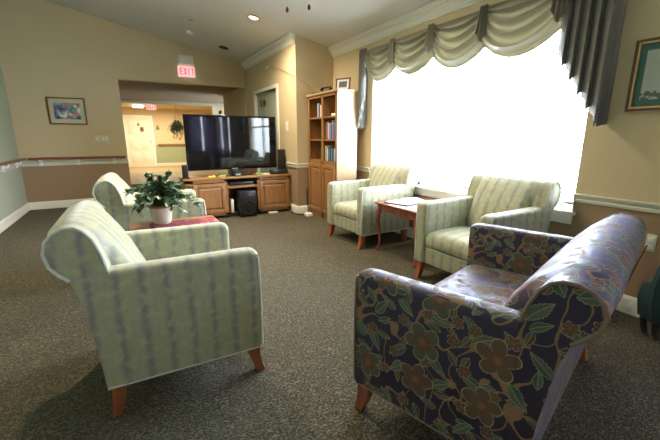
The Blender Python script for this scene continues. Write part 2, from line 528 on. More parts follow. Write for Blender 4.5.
# door wall (parallel to the window wall) with a doorway
DY0, DY1, DZ = 6.17, 7.35, 2.08
mb = MB()
for y0, y1, z0 in ((YB, DY0, 0), (DY0, DY1, DZ), (DY1, YF, 0)): mb.box(XD, XD + T, y0, y1, z0, cz(XD) + 0.03)
struct('wall_side_door', mb, 'tan_paint', smooth=False)
mb = MB(); slope_panel(mb, XD + T, XW + T, 0, YB, YB + T)
struct('wall_nook', mb, 'tan_paint', smooth=False)
# window wall
mb = MB(); top = cz(XW) + 0.03
for y0, y1, z0, z1 in ((YR - T, W2Y0, 0, top), (W2Y0, W2Y1, 0, WZ0), (W2Y0, W2Y1, WZ1, top), (W2Y1, WY0, 0, top), (WY0, WY1, 0, WZ0), (WY0, WY1, WZ1, top), (WY1, YB, 0, top)):
    mb.box(XW, XW + T, y0, y1, z0, z1)
struct('wall_right', mb, 'tan_paint', smooth=False)
mb = MB()
slope_panel(mb, XL, RX0, 0, YR - T, YR); slope_panel(mb, RX1, XW, 0, YR - T, YR); slope_panel(mb, RX0, RX1, WZ1, YR - T, YR)
mb.box(RX0, RX1, YR - T, YR, 0, WZ0)
struct('wall_rear', mb, 'tan_paint', smooth=False)


def profile_run(name, prof, p0, p1, inward, mat):
    """moulding: profile (out, z) swept from p0 to p1 along a wall; inward = unit vector into the room"""
    mb = MB(); secs = []
    for p in (p0, p1): secs.append([(p[0] + inward[0] * a, p[1] + inward[1] * a, p[2] + z) for a, z in prof])
    mb.loft(secs); return struct(name, mb, mat, smooth=True, ang=20)


BBP = [(0, 0), (0.016, 0), (0.016, 0.10), (0.010, 0.118), (0.004, 0.130), (0, 0.132)]
CRP = [(0, 0.012), (0, -0.125), (0.014, -0.125), (0.014, -0.105), (0.026, -0.104), (0.030, -0.085), (0.050, -0.055), (0.070, -0.042), (0.070, -0.028), (0.086, -0.026), (0.092, -0.008), (0.10, 0.012)]
RLP = [(0, 0), (0.012, 0), (0.014, 0.018), (0.010, 0.026), (0.016, 0.04), (0.022, 0.052), (0.022, 0.062), (0, 0.066)]
profile_run('baseboard_left', BBP, (XL, YR, 0), (XL, YF, 0), (1, 0), 'trim_white')
profile_run('baseboard_far', BBP, (XL, YF, 0), (OX0, YF, 0), (0, -1), 'trim_white')
profile_run('baseboard_right', BBP, (XW, YR, 0), (XW, YB, 0), (-1, 0), 'trim_white')
profile_run('baseboard_nook', BBP, (XD, YB, 0), (XW, YB, 0), (0, -1), 'trim_white')
profile_run('baseboard_side_door', BBP, (XD, YB, 0), (XD, DY0 - 0.09, 0), (-1, 0), 'trim_white')
profile_run('trim_1', CRP, (XW, YR, cz(XW)), (XW, YB, cz(XW)), (-1, 0), 'trim_white')
profile_run('trim_2', CRP, (XD, YB, cz(XD)), (XD, YF, cz(XD)), (-1, 0), 'trim_white')
profile_run('trim_3', RLP, (XW, YR, 0.752), (XW, WY0, 0.752), (-1, 0), 'rail_white')
profile_run('trim_4', RLP, (XW, WY1 + 0.03, 0.752), (XW, YB, 0.752), (-1, 0), 'rail_white')
profile_run('trim_5', RLP, (XD, YB, 0.76), (XW, YB, 0.76), (0, -1), 'rail_white')
profile_run('trim_6', RLP, (XD, YB, 0.76), (XD, DY0 - 0.09, 0.76), (-1, 0), 'rail_white')
RL2 = [(0, 0), (0.014, 0), (0.018, 0.03), (0.012, 0.05), (0.02, 0.08), (0.02, 0.095), (0, 0.1)]
profile_run('trim_7', RL2, (XL, YF, 0.755), (OX0 - 0.01, YF, 0.755), (0, -1), 'rail_white')
profile_run('trim_8', RL2, (XL, YR, 0.755), (XL, YF, 0.755), (1, 0), 'rail_white')


# ------------------------------------------------------------------ windows and blinds
def make_window(n, axis, a0, a1, wall, outdir):
    """axis 'y': window in the X=wall plane spanning y; axis 'x': in the Y=wall plane"""
    def bx(mb, p0, p1, d0, d1, z0, z1, bev=0.0):
        q0, q1 = sorted((wall + outdir * d0, wall + outdir * d1))
        if axis == 'y': mb.box(q0, q1, p0, p1, z0, z1, bev)
        else: mb.box(p0, p1, q0, q1, z0, z1, bev)
    mb = MB(); fr = 0.05
    bx(mb, a0, a1, 0.07, 0.12, WZ0, WZ0 + fr); bx(mb, a0, a1, 0.07, 0.12, WZ1 - fr, WZ1)
    k = max(1, round((a1 - a0) / 0.95))
    for i in range(k + 1):
        c_ = a0 + (a1 - a0) * i / k
        bx(mb, max(a0, c_ - 0.03), min(a1, c_ + 0.03), 0.07, 0.12, WZ0, WZ1)
    bx(mb, a0, a1, 0.075, 0.115, 1.48, 1.53)
    w_ = struct('window_%d' % n, mb, 'trim_white', smooth=False)
    mb = MB(); bx(mb, a0 + 0.02, a1 - 0.02, 0.094, 0.098, WZ0 + 0.02, WZ1 - 0.02)
    mb.build('glass', 'window_glass', w_, smooth=False)
    mb = MB(); bx(mb, a0 - 0.03, a1 + 0.03, -0.035, 0.07, WZ0 - 0.022, WZ0 + 0.004, 0.006)
    bx(mb, a0 - 0.01, a1 + 0.01, -0.014, 0.0, WZ0 - 0.10, WZ0 - 0.022, 0.004)
    mb.build('sill', 'trim_white', w_)
    return w_


make_window(1, 'y', WY0, WY1, XW, 1)
make_window(2, 'y', W2Y0, W2Y1, XW, 1)
make_window(3, 'x', RX0, RX1, YR, -1)


def blind(y0, y1, label):
    r = thing('window_blind', label, 'blind', (XW + 0.035, (y0 + y1) / 2, WZ0 + 0.01), group='white blinds in the big window')
    h_ = (y1 - y0) / 2 - 0.008
    mb = MB(); ztop = WZ1 - WZ0 - 0.02; z = 0.09; a = rad(12)
    dx, dz = 0.022 * math.cos(a), 0.022 * math.sin(a)
    while z < ztop - 0.05:
        mb.loft([[(-dx, y, z - dz), (0, y, z + 0.002), (dx, y, z + dz), (0, y, z - 0.001)] for y in (-h_, h_)])
        z += 0.040
    mb.build('slats', 'blind_slat', r)
    B(-0.022, 0.022, -h_, h_, 0.045, 0.068, 0.004).build('bottom_rail', 'trim_white', r)
    B(-0.025, 0.025, -h_, h_, ztop - 0.04, ztop, 0.004).build('head_rail', 'trim_white', r)
    for s_ in (-0.6, 0.6):
        mb = MB(); mb.tube([(-0.026, s_ * h_, 0.06), (-0.026, s_ * h_, ztop - 0.02)], 0.0022, 6); mb.build('ladder_cord', 'blind_cord', r)


ys = [WY0, WY0 + 1.13, 2.83, WY1]
blind(ys[2], ys[3], 'white slatted blind in the big window nearest the bookcase')
blind(ys[1], ys[2], 'narrow white slatted blind in the middle of the big window')
blind(ys[0], ys[1], 'white slatted blind behind the striped armchair beside the framed certificate')


# ------------------------------------------------------------------ valance: swags and jabots
def swag(y0, y1, drop, label, dx, n=4.6):
    """draped half-moon between two gathers; folds are real relief"""
    nu, nv = 56, 90; mb = MB(); rows = []
    xf = XW - 0.075 - dx; zt = 2.385
    wdt = y1 - y0
    for j in range(nv + 1):
        v_ = j / nv; row = []
        for i in range(nu + 1):
            u_ = i / nu; s_ = 2 * u_ - 1
            arch = 1 - abs(s_) ** 2.0
            end = drop * (0.10 * v_ + 0.58 * v_ ** 3.0)      # folds bunch at the top corners
            mid = drop * v_
            z = zt - end - (mid - end) * arch
            y = (y0 + y1) / 2 + s_ * wdt / 2 * 1.0
            ph = v_ * 2 * PI * n + 0.5 * math.sin(2.2 * s_ + y0 * 5)
            fold = math.cos(ph); fold = math.copysign(abs(fold) ** 0.75, fold)
            amp = 0.034 * (0.45 + 0.55 * arch) * min(1, 5 * v_ + 0.1)
            x = xf - 0.05 * math.sin(PI * min(1, v_ * .9)) * (0.3 + .7 * arch) - amp * (fold + 1)
            row.append((x, y, z + 0.010 * math.sin(ph) * arch))
        rows.append(row)
    mb.loft(rows, closed=False, cap=False)
    o_ = tag(mb.build('swag', 'swag_satin', ang=85, solid=0.003), label, 'valance swag', 'draped swags above the big window')
    # gathered tab hanging at the swag's right hand end
    mb = MB(); rows = []
    for j in range(15):
        f_ = j / 14; row = []
        for i in range(25):
            q = i / 24; hw = .036 + .026 * f_
            row.append((xf - .075 - .014 * math.cos(q * 2 * PI * 3.0) - .02 * f_, y0 + .008 + (q - .5) * 2 * hw, zt - drop * (.70 - .22 * abs(2 * q - 1)) * f_))
        rows.append(row)
    mb.loft(rows, closed=False, cap=False)
    mb.build('gather', 'swag_satin', o_, ang=85, solid=.003)
    return o_


swag(3.655, 4.262, 0.43, 'draped swag of satin valance nearest the bookcase', 0.0)
swag(3.012, 3.685, 0.43, 'draped swag, second of the valance from the bookcase', 0.012)
swag(2.382, 3.045, 0.46, 'draped swag of satin valance, second from the long right tail', 0.0)
swag(1.70, 2.42, 0.47, 'wide draped swag of satin valance beside the long right tail', 0.012)


def jabot(ya, yb, z_in, z_out, label, folds):
    """cascade: accordion pleats, hem stepping from z_in (at ya, window side) to z_out (at yb)"""
    mb = MB(); pts = []; n = folds
    steps = []
    for k in range(n):
        t0 = k / n; t1 = (k + 1) / n
        z0 = z_in + (z_out - z_in) * t0; z1 = z_in + (z_out - z_in) * t1
        steps += [(t0 + 0.004, 0.0, z0), (t0 + 0.72 / n, -0.035, z0 * 0.45 + z1 * 0.55 + 0.03), (t1, -0.05, z1), (t1 - 0.05 / n, 0.0, z1 + 0.035), (t1 - 0.30 / n, 0.0, z1 + 0.06), (t1, 0.004, z1 + 0.02)]
    zt = 2.40
    rows = []
    for j in range(13):
        f_ = j / 12
        rows.append([(XW - 0.10 + dx - 0.012 * f_, ya + (yb - ya) * t_, zt + (zz_ - zt) * f_) for t_, dx, zz_ in steps])
    mb.loft(rows, closed=False, cap=False)
    # return to the wall at the outer side
    mb.loft([[(XW - 0.122, yb, zt), (XW - 0.122, yb, z_out)], [(XW - 0.002, yb + (0.01 if yb > ya else -0.01), zt), (XW - 0.002, yb + (0.01 if yb > ya else -0.01), z_out + 0.02)]], closed=False, cap=False)
    return tag(mb.build('jabot', 'jabot_satin', ang=50, solid=0.003), label, 'valance tail', 'pleated tails of the valance')


jabot(1.72, 1.37, 1.86, 1.32, 'long pleated satin tail hanging right of the window near the certificate', 5)
jabot(4.265, 4.376, 1.75, 1.36, 'narrow pleated satin tail hanging between window and bookcase', 3)
tag(B(XW - 0.066, XW - 0.001, 1.40, 4.36, 2.35, 2.385).build('valance_board', 'jabot_satin'), 'cloth covered board along the top of the window valance', 'valance board')


# ------------------------------------------------------------------ armchairs
def back_sections(W, thick):
    """profile of the rolled back, (x, z); n points both for the scroll ends and the middle"""
    end = [(-.352, .158), (-.36, .28), (-.372, .41), (-.388, .53), (-.403, .62), (-.425, .685), (-.455, .715), (-.482, .755), (-.493, .81), (-.482, .855), (-.455, .886), (-.42, .902), (-.385, .902), (-.352, .886), (-.325, .85), (-.303, .79), (-.285, .705), (-.27, .60), (-.26, .45), (-.255, .158)]
    mid = [(-.352, .158), (-.36, .28), (-.372, .41), (-.388, .53), (-.403, .62), (-.425, .685), (-.458, .715), (-.488, .755), (-.50, .81), (-.490, .862), (-.462, .896), (-.42, .913), (-.375, .910), (-.330, .886), (-.285, .835), (-.240, .77), (-.195, .69), (-.145, .58), (-.110, .45), (-.10, .25)]
    return end, mid


def lerp(a, b, t_): return [(p[0] + (q[0] - p[0]) * t_, p[1] + (q[1] - p[1]) * t_) for p, q in zip(a, b)]


def make_chair(name, label, W, fab, pip, loc, rz, group):
    r = thing(name, label, 'armchair' if W < 0.5 else 'loveseat', loc, rz, group)
    a = 0.105; zb = 0.158
    end, mid = back_sections(W, a)
    if W > .5:
        end, mid = ([(x, z if z < .70 else .775 + (z - .79) * .78) for x, z in q] for q in (end, mid))
    # back
    secs = []; arcs = []; L = 0; arc = [0]
    for p, q in zip(mid, mid[1:]): L += math.dist(p, q); arc.append(L)
    inner = W - a
    ecx, ecz = -0.38, 0.79

    def shrink(e, k): return [(p[0] + (ecx - p[0]) * k if p[1] > .68 else p[0], p[1] + (ecz - p[1]) * k if p[1] > .68 else p[1]) for p in e]
    for y, kk, tt in ((W, 0.14, 0), (W, 0.02, 0), (W - .012, 0.0, 0), (W - .06, 0, 0), (inner + .003, 0, .05), (inner - .022, 0, .72), (inner - .06, 0, .93), (inner - .12, 0, 1), (0, 0, 1.03)):
        e = lerp(shrink(end, kk), mid, tt); secs.append((y, e))
    full = secs + [(-y, e) for y, e in secs[:-1][::-1]]
    mb = MB(); mb.loft([[(x, y, z) for x, z in e] for y, e in full]); npt = len(mid)

    def uvb(co, nn, idx):
        if abs(nn.y) > 0.75: return (co.x, co.z)
        return (co.y, arc[idx % npt])
    mb.build('backrest', fab, r, ang=48, uvf=uvb)
    # arms: outline in x-z, rounded across y
    def armtop(x): return 0.700 + 0.012 * max(0, (-x + .1)) if x < .30 else 0.700 - 0.9 * (x - .30) ** 2 * 4
    for s_ in (1, -1):
        mb = MB(); secs = []; rr = a / 2
        for x in (-.292, -.15, 0, .15, .27, .315, .340, .353, .359, .362):
            ht = armtop(x); sec = []
            k = {.353: .004, .359: .009, .362: .018}.get(x, 0.0)
            wdt = rr - k; yc = s_ * (W - rr + .0012)
            sec.append((x, yc - s_ * wdt, zb + k)); sec.append((x, yc + s_ * wdt, zb + k))
            zz = ht - k
            # outer edge has a tight shoulder, top gently crowned
            for q in range(0, 9):
                th_ = PI * q / 8
                cx_ = math.cos(th_); sz_ = math.sin(th_)
                cx_ = math.copysign(abs(cx_) ** 0.6, cx_)
                sec.append((x, yc + s_ * wdt * cx_, zz - 0.034 + 0.034 * sz_ ** 0.8))
            secs.append(sec)
        mb.loft(secs)

        def uva(co, nn, idx):
            if abs(nn.x) > 0.75: return (co.y, co.z)
            return (co.x, co.z + (0 if abs(nn.y) > 0.6 else co.y * 0.9))
        mb.build('arm', fab, r, ang=50, uvf=uva)
        # piping along the arm's front and bottom edge
        yo = s_ * (W - 0.003); mb = MB()
        pts = [(-.352, yo, zb + .004), (0, yo, zb + .004), (.345, yo, zb + .004), (.357, yo, zb + .02), (.359, yo, .35), (.358, yo, .55), (.355, yo, .650), (.348, yo * 1.0, .678)]
        mb.tube(pts, 0.0065, 6); mb.build('piping', pip, r)
        # piping round the scroll end
        mb = MB(); e = [p for p in end if p[1] > .66]
        mb.tube([(x + (0.003 if x < ecx else -.003), s_ * (W + 0.001), z) for x, z in e], 0.0068, 6); mb.build('piping', pip, r)
    # seat platform and cushion
    B(-.30, .335, -inner - .003, inner + .003, zb, .295, 0.012).build('seat_base', fab, r)

    mb = MB(); secs = []
    y1 = inner - 0.002
    prof = [(-.14, .30), (.30, .30), (.338, .305), (.35, .33), (.352, .37), (.345, .405), (.325, .43), (.28, .443), (.15, .452), (0, .452), (-.14, .448)]
    for y, k in ((-y1, .022), (-y1 + .004, .008), (-y1 + .02, 0), (-y1 + .10, -.004), (0, -.010), (y1 - .10, -.004), (y1 - .02, 0), (y1 - .004, .008), (y1, .022)):
        secs.append([(x - max(0, k), y, (z - max(0, k) if z > .38 else z + max(0, k) * .5) - min(0, k)) for x, z in prof])
    mb.loft(secs); mb.build('seat_cushion', fab, r, ang=60)
    mb = MB(); mb.tube([(.336, -y1, .298), (.336, y1, .298)], 0.005, 6); mb.build('piping', pip, r)
    # splayed tapered legs
    for sy in (1, -1):
        for x0, x1 in ((.315, .352), (-.312, -.335)):
            mb = MB(); secs = []
            for z, f_ in ((zb + .01, 0.0), (.10, .25), (.05, .62), (0.0, 1.0)):
                hw = 0.030 - 0.010 * f_; cx_ = x0 + (x1 - x0) * f_ ** 1.5; cy = sy * (W - .042)
                secs.append([(cx_ - hw, cy - hw, z), (cx_ + hw, cy - hw, z), (cx_ + hw, cy + hw, z), (cx_ - hw, cy + hw, z)])
            mb.loft(secs); mb.build('leg', 'leg_wood', r, ang=30)
    return r


G = 'pale green striped armchairs'
ch = make_chair('armchair', 'pale green striped armchair at left front, scrolled back towards us', .37, 'green_stripe', 'green_piping', (.171, 2.045, 0), rad(-.5), G)
dup(ch, (.236, 3.765, 0), rad(-2), 'pale green striped armchair beyond the potted plant, facing right', G)
dup(ch, (2.555, 3.595, 0), rad(181.5), 'pale green striped armchair in front of the bookcase', G)
dup(ch, (2.553, 1.965, 0), rad(181), 'pale green striped armchair under the window beside the purple floral loveseat', G)
make_chair('loveseat', 'dark purple floral loveseat with rolled back in the right foreground', .63, 'floral_cloth', 'floral_piping', (1.503, 1.036, 0), rad(106.8), None)

# ------------------------------------------------------------------ side table between the window chairs
st = thing('side_table', 'dark cherry side table with curved legs between the window armchairs', 'side table', (2.64, 2.815, 0))
mb = MB(); tx, ty = .315, .345
poly = []
for cx_, cy, a0 in ((tx - .03, ty - .03, 0), (-tx + .03, ty - .03, 90), (-tx + .03, -ty + .03, 180), (tx - .03, -ty + .03, 270)):
    for q in range(5): poly.append((cx_ + .03 * math.cos(rad(a0 + q * 22.5)), cy + .03 * math.sin(rad(a0 + q * 22.5))))
secs = []
for k, z in ((.012, .535), (.0, .541), (-.004, .548), (0, .556), (.006, .560)):
    secs.append([(x * (1 - k / tx), y * (1 - k / ty), z) for x, y in poly])
mb.loft(secs); mb.build('tabletop', 'cherry', st, ang=50)
mb = MB()
for s_ in (1, -1):
    mb.box(-tx + .06, tx - .06, s_ * (ty - .055) - .009, s_ * (ty - .055) + .009, .455, .536)
    mb.box(s_ * (tx - .055) - .009, s_ * (tx - .055) + .009, -ty + .06, ty - .06, .455, .536)
mb.build('apron', 'cherry', st, smooth=False)
for sx in (1, -1):
    for sy in (1, -1):
        mb = MB(); pts = []; rs = []
        for z, o_, r_ in ((.536, 0, .026), (.47, .004, .027), (.42, .018, .028), (.36, .020, .024), (.28, .008, .018), (.18, -.006, .014), (.08, -.006, .012), (.04, .004, .013), (.02, .014, .019), (.006, .018, .021), (0, .018, .017)):
            pts.append((sx * (tx - .05 + o_ * .8), sy * (ty - .05 + o_ * .8), z)); rs.append(r_)
        mb.tube(pts, rs, 10); mb.build('leg', 'cherry', st, ang=60)


def sheet(name, x, y, z, sx, sy, rz, mats, label, cat, th=0.004, group=None):
    mb = MB(); rot = Matrix.Rotation(rz, 3, 'Z')
    mb.box(-sx, sx, -sy, sy, 0, th)
    if len(mats) > 1:
        mb.cur = 1; mb.box(-sx + (.003 if name != 'magazine' else .035), sx - .001, -sy + .002, sy - .002, th, th + .0015)
    o_ = mb.build(name, mats, smooth=False, loc=(x, y, z)); o_.rotation_euler = (0, 0, rz)
    return tag(o_, label, cat, group)


sheet('magazine', 2.50, 2.90, .5605, .11, .145, .25, ['magazine_cover', 'paper'], 'dark edged magazine on the near end of the cherry side table', 'magazine', .012)
sheet('paper_sheet', 2.76, 3.00, .5605, .10, .14, -.3, ['paper'], 'white sheet of paper at the back of the cherry side table', 'paper', .003, )
sheet('newspaper', 2.78, 2.65, .5605, .14, .15, .1, ['paper'], 'folded white newspaper on the window side of the cherry table', 'newspaper', .010)

# ------------------------------------------------------------------ left end table, runner, plant
et = thing('end_table', 'honey brown end table between the left armchairs', 'end table', (.285, 2.93, 0))
mb = MB(); mb.box(-.325, .325, -.30, .30, .55, .575, .008); mb.build('tabletop', 'honey_oak_top', et)
mb = MB()
for s_ in (1, -1):
    mb.box(-.27, .27, s_ * .25 - .01, s_ * .25 + .01, .47, .551); mb.box(s_ * .275 - .01, s_ * .275 + .01, -.25, .25, .47, .551)
mb.build('apron', 'honey_oak_top', et, smooth=False)
for sx in (1, -1):
    for sy in (1, -1):
        mb = MB(); mb.loft([[(sx * .275 + h_ * a_, sy * .25 + h_ * b_, z) for a_, b_ in ((-1, -1), (1, -1), (1, 1), (-1, 1))] for z, h_ in ((.551, .022), (.40, .022), (0, .014))])
        mb.build('leg', 'honey_oak', et, smooth=False)
mb = MB(); rows = []
for i in range(13):
    x = -.20 + .50 * i / 12; rows.append([(x, y + .008 * math.sin(9 * x), .5778 + .0010 * math.sin(40 * x + 9 * y)) for y in (-.20, -.10, 0, .10, .20)])
mb.loft(rows, closed=False, cap=False)
rn = mb.build('table_runner', 'runner_cloth', solid=.002, loc=(.30, 2.93, 0))
tag(rn, 'crimson patterned cloth runner on the left end table', 'table runner')

pl_ = thing('potted_plant', 'bushy green plant with pink blooms in cream pot on end table', 'potted plant', (.195, 3.09, .5802))
mb = MB(); mb.lathe([(.001, 0), (.062, 0), (.070, .012), (.078, .07), (.084, .125), (.084, .13)]); mb.build('pot', 'pot_glaze', pl_)
mb = MB(); mb.lathe([(.083, .128), (.092, .130), (.094, .145), (.086, .150), (.076, .148), (.074, .125)]); mb.build('pot_rim', 'pot_rim', pl_)
mb = MB(); mb.lathe([(.001, .125), (.076, .125), (.076, .134), (.001, .140)]); mb.build('soil', 'soil', pl_)
stm = MB(); lv = MB(); blooms = []


def leaf(mb, p, d, L, W_, droop):
    d = d.normalized(); side = d.cross(Vector((0, 0, 1)))
    side = side.normalized() if side.length > .05 else Vector((1, 0, 0))
    up = side.cross(d); rows = []
    for k in range(5):
        f_ = k / 4; wd = W_ * math.sin(PI * (0.06 + 0.92 * f_)) ** .8
        c_ = p + d * L * f_ - Vector((0, 0, 1)) * droop * f_ * f_ * L
        rows.append([c_ - side * wd + up * wd * .35, c_, c_ + side * wd + up * wd * .35])
    mb.loft(rows, closed=False, cap=False)


rnd = random.Random(3)
for i in range(64):
    az = rnd.uniform(0, 2 * PI); el = rnd.uniform(.15, 1.5); Ls = rnd.uniform(.16, .31) * (0.8 + .25 * math.sin(el))
    d = Vector((math.cos(az) * math.cos(el), math.sin(az) * math.cos(el), math.sin(el)))
    p0 = Vector((rnd.uniform(-.04, .04), rnd.uniform(-.04, .04), .135)); pts = [p0]
    for k in range(1, 6):
        f_ = k / 5; pts.append(p0 + d * Ls * f_ + Vector((0, 0, .05 * math.sin(PI * f_) - .05 * f_ * f_)))
    stm.tube(pts, [.003, .0028, .0025, .002, .0018, .001], 5)
    for k in range(1, 6):
        for q in range(4):
            dd = (d + Vector((rnd.uniform(-1, 1), rnd.uniform(-1, 1), rnd.uniform(-.7, .7)))).normalized()
            leaf(lv, pts[k], dd, rnd.uniform(.038, .072), rnd.uniform(.013, .022), .35)
    if i % 13 == 0:
        bl = MB(); blooms.append(bl)
        for q in range(6):
            a_ = q * PI / 3; leaf(bl, pts[-1] + Vector((0, 0, .01)), Vector((math.cos(a_), math.sin(a_), .6)), .022, .009, 0)
stm.build('stems', 'stem_green', pl_)
lv.build('foliage', 'leaf_green', pl_, ang=80)
for bl in blooms: bl.build('bloom', 'pink_petal', pl_, ang=80)

# ------------------------------------------------------------------ television stand
SX0, SX1, SY0, SY1, SZ = .70, 2.375, 5.62, 6.10, .645
ts = thing('television_stand', 'oak television stand with two panelled doors and open middle', 'tv stand', ((SX0 + SX1) / 2, SY0, 0))
ox, oy = (SX0 + SX1) / 2, SY0


def LB(mb, x0, x1, y0, y1, z0, z1, bev=0.0): return mb.box(x0 - ox, x1 - ox, y0 - oy, y1 - oy, z0, z1, bev)


GX0, GX1 = 1.325, 1.80
mb = MB(); LB(mb, SX0 - .015, SX1 + .005, SY0 - .02, SY1, SZ - .03, SZ, .006); mb.build('top', 'honey_oak_top', ts)
mb = MB()
LB(mb, SX0, SX0 + .02, SY0, SY1, .05, SZ - .03); LB(mb, SX1 - .02, SX1, SY0, SY1, .05, SZ - .03)
LB(mb, GX0 - .02, GX0, SY0, SY1, .05, SZ - .03); LB(mb, GX1, GX1 + .02, SY0, SY1, .05, SZ - .03)
LB(mb, SX0 + .02, SX1 - .02, SY1 - .01, SY1, .05, SZ - .03)
LB(mb, SX0 + .02, GX0, SY0, SY1 - .01, .05, .07); LB(mb, GX1, SX1 - .02, SY0, SY1 - .01, .05, .07); LB(mb, GX0, GX1, SY0 + .10, SY1 - .01, .05, .065)
# face frame
for a_, b_ in ((SX0, GX0), (GX1, SX1)):
    LB(mb, a_, b_, SY0 - .004, SY0 + .014, .05, .09); LB(mb, a_, b_, SY0 - .004, SY0 + .014, SZ - .075, SZ - .03)
    LB(mb, a_, a_ + (.12 if a_ == SX0 else .045), SY0 - .004, SY0 + .014, .05, SZ - .03); LB(mb, b_ - .045, b_, SY0 - .004, SY0 + .014, .05, SZ - .03)
mb.build('carcass', 'honey_oak', ts, smooth=False)
mb = MB(); LB(mb, GX0, GX1, SY0, SY1 - .01, .465, .50, .003); mb.build('shelf', 'honey_oak_top', ts)
mb = MB(); LB(mb, SX0 + .05, SX1 - .05, SY0 + .06, SY1 - .02, 0, .05); mb.build('plinth', 'dark_grille', ts, smooth=False)


def panel_door(parent, mk, w_, h_, name='door'):
    """raised panel door in a local x (width) / z (height) frame, front towards -y; mk moves it"""
    d = MB(); fr = .055
    d.box(-w_ / 2, -w_ / 2 + fr, -.02, 0, 0, h_, .003); d.box(w_ / 2 - fr, w_ / 2, -.02, 0, 0, h_, .003)
    d.box(-w_ / 2 + fr, w_ / 2 - fr, -.02, 0, 0, fr, .003); d.box(-w_ / 2 + fr, w_ / 2 - fr, -.02, 0, h_ - fr, h_, .003)
    o_ = d.build(name, 'honey_oak', parent); mk(o_)
    p = MB()
    q = [(-w_ / 2 + fr, fr), (w_ / 2 - fr, fr), (w_ / 2 - fr, h_ - fr), (-w_ / 2 + fr, h_ - fr)]

    def ins(k, y): return [(x - math.copysign(k, x), y, z + k if z < h_ / 2 else z - k) for x, z in q]
    p.loft([ins(0, -.002), ins(0, -.006), ins(.012, -.006), ins(.035, -.017), ins(.036, -.017)])
    p.build('panel', 'honey_oak', o_, smooth=False)
    g = MB(); 
    for k0 in (0.0,):
        g.box(-w_ / 2 + fr, w_ / 2 - fr, -.0095, -.0065, fr, fr + .009); g.box(-w_ / 2 + fr, w_ / 2 - fr, -.0095, -.0065, h_ - fr - .009, h_ - fr)
        g.box(-w_ / 2 + fr, -w_ / 2 + fr + .009, -.0095, -.0065, fr, h_ - fr); g.box(w_ / 2 - fr - .009, w_ / 2 - fr, -.0095, -.0065, fr, h_ - fr)
    g.build('groove', 'oak_groove', o_, smooth=False)
    return o_


def knob(parent, x, z):
    k = MB(); k.tube([(x, -.02, z), (x, -.028, z), (x, -.034, z), (x, -.042, z), (x, -.046, z)], [.006, .006, .014, .014, .008], 10)
    k.build('knob', 'frame_brown', parent)


dw, dh = .415, .46


def at_(x, y, z, rz=0.0):
    def f(o_): o_.location = (x, y, z); o_.rotation_euler = (0, 0, rz)
    return f


d1 = panel_door(ts, at_((SX0 + .115 + GX0 - .04) / 2 - ox, -.006, .095), GX0 - SX0 - .155, dh); knob(d1, .19, .36)
d2 = panel_door(ts, at_((SX1 + GX1) / 2 - ox, -.006, .095), SX1 - GX1 - .10 + .02, dh); knob(d2, -.20, .36)

# media box in the slot, subwoofer, white game console
tag(B(GX0 + .05, GX1 - .05, SY0 + .03, SY0 + .30, .501, .555, .004).build('media_player', ['black_plastic']), 'flat black media player in the slot above the subwoofer', 'media player')
sw = thing('subwoofer', 'black subwoofer on the floor in the stand’s open middle'.replace('’', "'"), 'subwoofer', (1.615, 5.69, 0))
B(-.145, .145, -.16, .20, .012, .42, .03).build('cabinet', 'black_plastic', sw)
mb = MB()
mb.loft([[(math.cos(2 * PI * k / 28) * r_, y_, .15 + math.sin(2 * PI * k / 28) * r_) for k in range(28)] for y_, r_ in ((-.158, .120), (-.175, .118), (-.178, .105), (-.165, .10), (-.15, .03), (-.158, .025), (-.16, .001))])
mb.build('driver', 'speaker_cloth', sw)
mb = MB(); mb.loft([[(math.cos(2 * PI * k / 20) * r_, y_, .315 + math.sin(2 * PI * k / 20) * r_ * .5) for k in range(20)] for y_, r_ in ((-.158, .05), (-.164, .048), (-.155, .038), (-.12, .035))])
mb.build('port', 'dark_grille', sw)
for sx in (1, -1):
    for sy in (-.12, .16):
        mb = MB(); mb.lathe([(.012, 0), (.014, .014)], (sx * .11, sy, 0), 10); mb.build('foot', 'dark_grille', sw)
gc = thing('game_console', 'white upright game console left of the subwoofer', 'game console', (1.395, SY0 + .13, .066))
B(-.022, .022, -.09, .09, .012, .215, .004).build('body', 'white_plastic', gc)
B(-.028, .028, -.095, .095, 0, .012, .003).build('base', 'silver', gc)

# television
tv = thing('television', 'big black flat screen television on the oak stand', 'television', (1.497, 5.80, SZ))
B(-.715, .715, -.02, .035, .10, .93, .01).build('bezel', 'black_gloss', tv)
B(-.685, .685, -.0235, -.0195, .135, .90).build('screen', 'black_gloss', tv, smooth=False)
B(-.30, .30, .033, .075, .22, .72, .02).build('rear_housing', 'black_plastic', tv)
mb = MB(); mb.box(-.05, .05, -.005, .04, .012, .14, .004); mb.build('neck', 'black_plastic', tv)
mb = MB(); mb.lathe([(.001, 0), (1, 0), (1, .008), (.96, .013), (.001, .013)], n=40)
mb.v = [(x * .30, y * .13, z) for x, y, z in mb.v]; mb.build('base', 'black_gloss', tv)
B(-.045, .045, -.0225, -.020, .112, .120).build('logo_strip', 'silver', tv, smooth=False)


def speaker(x, y, w_, h_, label):
    s_ = thing('speaker', label, 'speaker', (x, y, SZ), group=None)
    B(-w_ / 2 - .012, w_ / 2 + .012, -.06, .06, 0, .022, .004).build('base', 'black_plastic', s_)
    B(-w_ / 2, w_ / 2, -.045, .05, .022, h_, .008).build('cabinet', 'black_plastic', s_)
    B(-w_ / 2 + .008, w_ / 2 - .008, -.051, -.044, .05, h_ - .02, .002).build('grille', 'speaker_cloth', s_)


speaker(2.31, 5.83, .115, .40, 'tall black speaker right of the television')
speaker(.735, 5.70, .075, .20, 'small black speaker at the left end of the oak stand')
B_ = B(-.15, .15, -.05, .05, 0, .075, .01).build('sound_bar', 'black_plastic', loc=(2.205, 5.70, SZ)); tag(B_, 'low black box below the right corner of the television', 'sound bar')


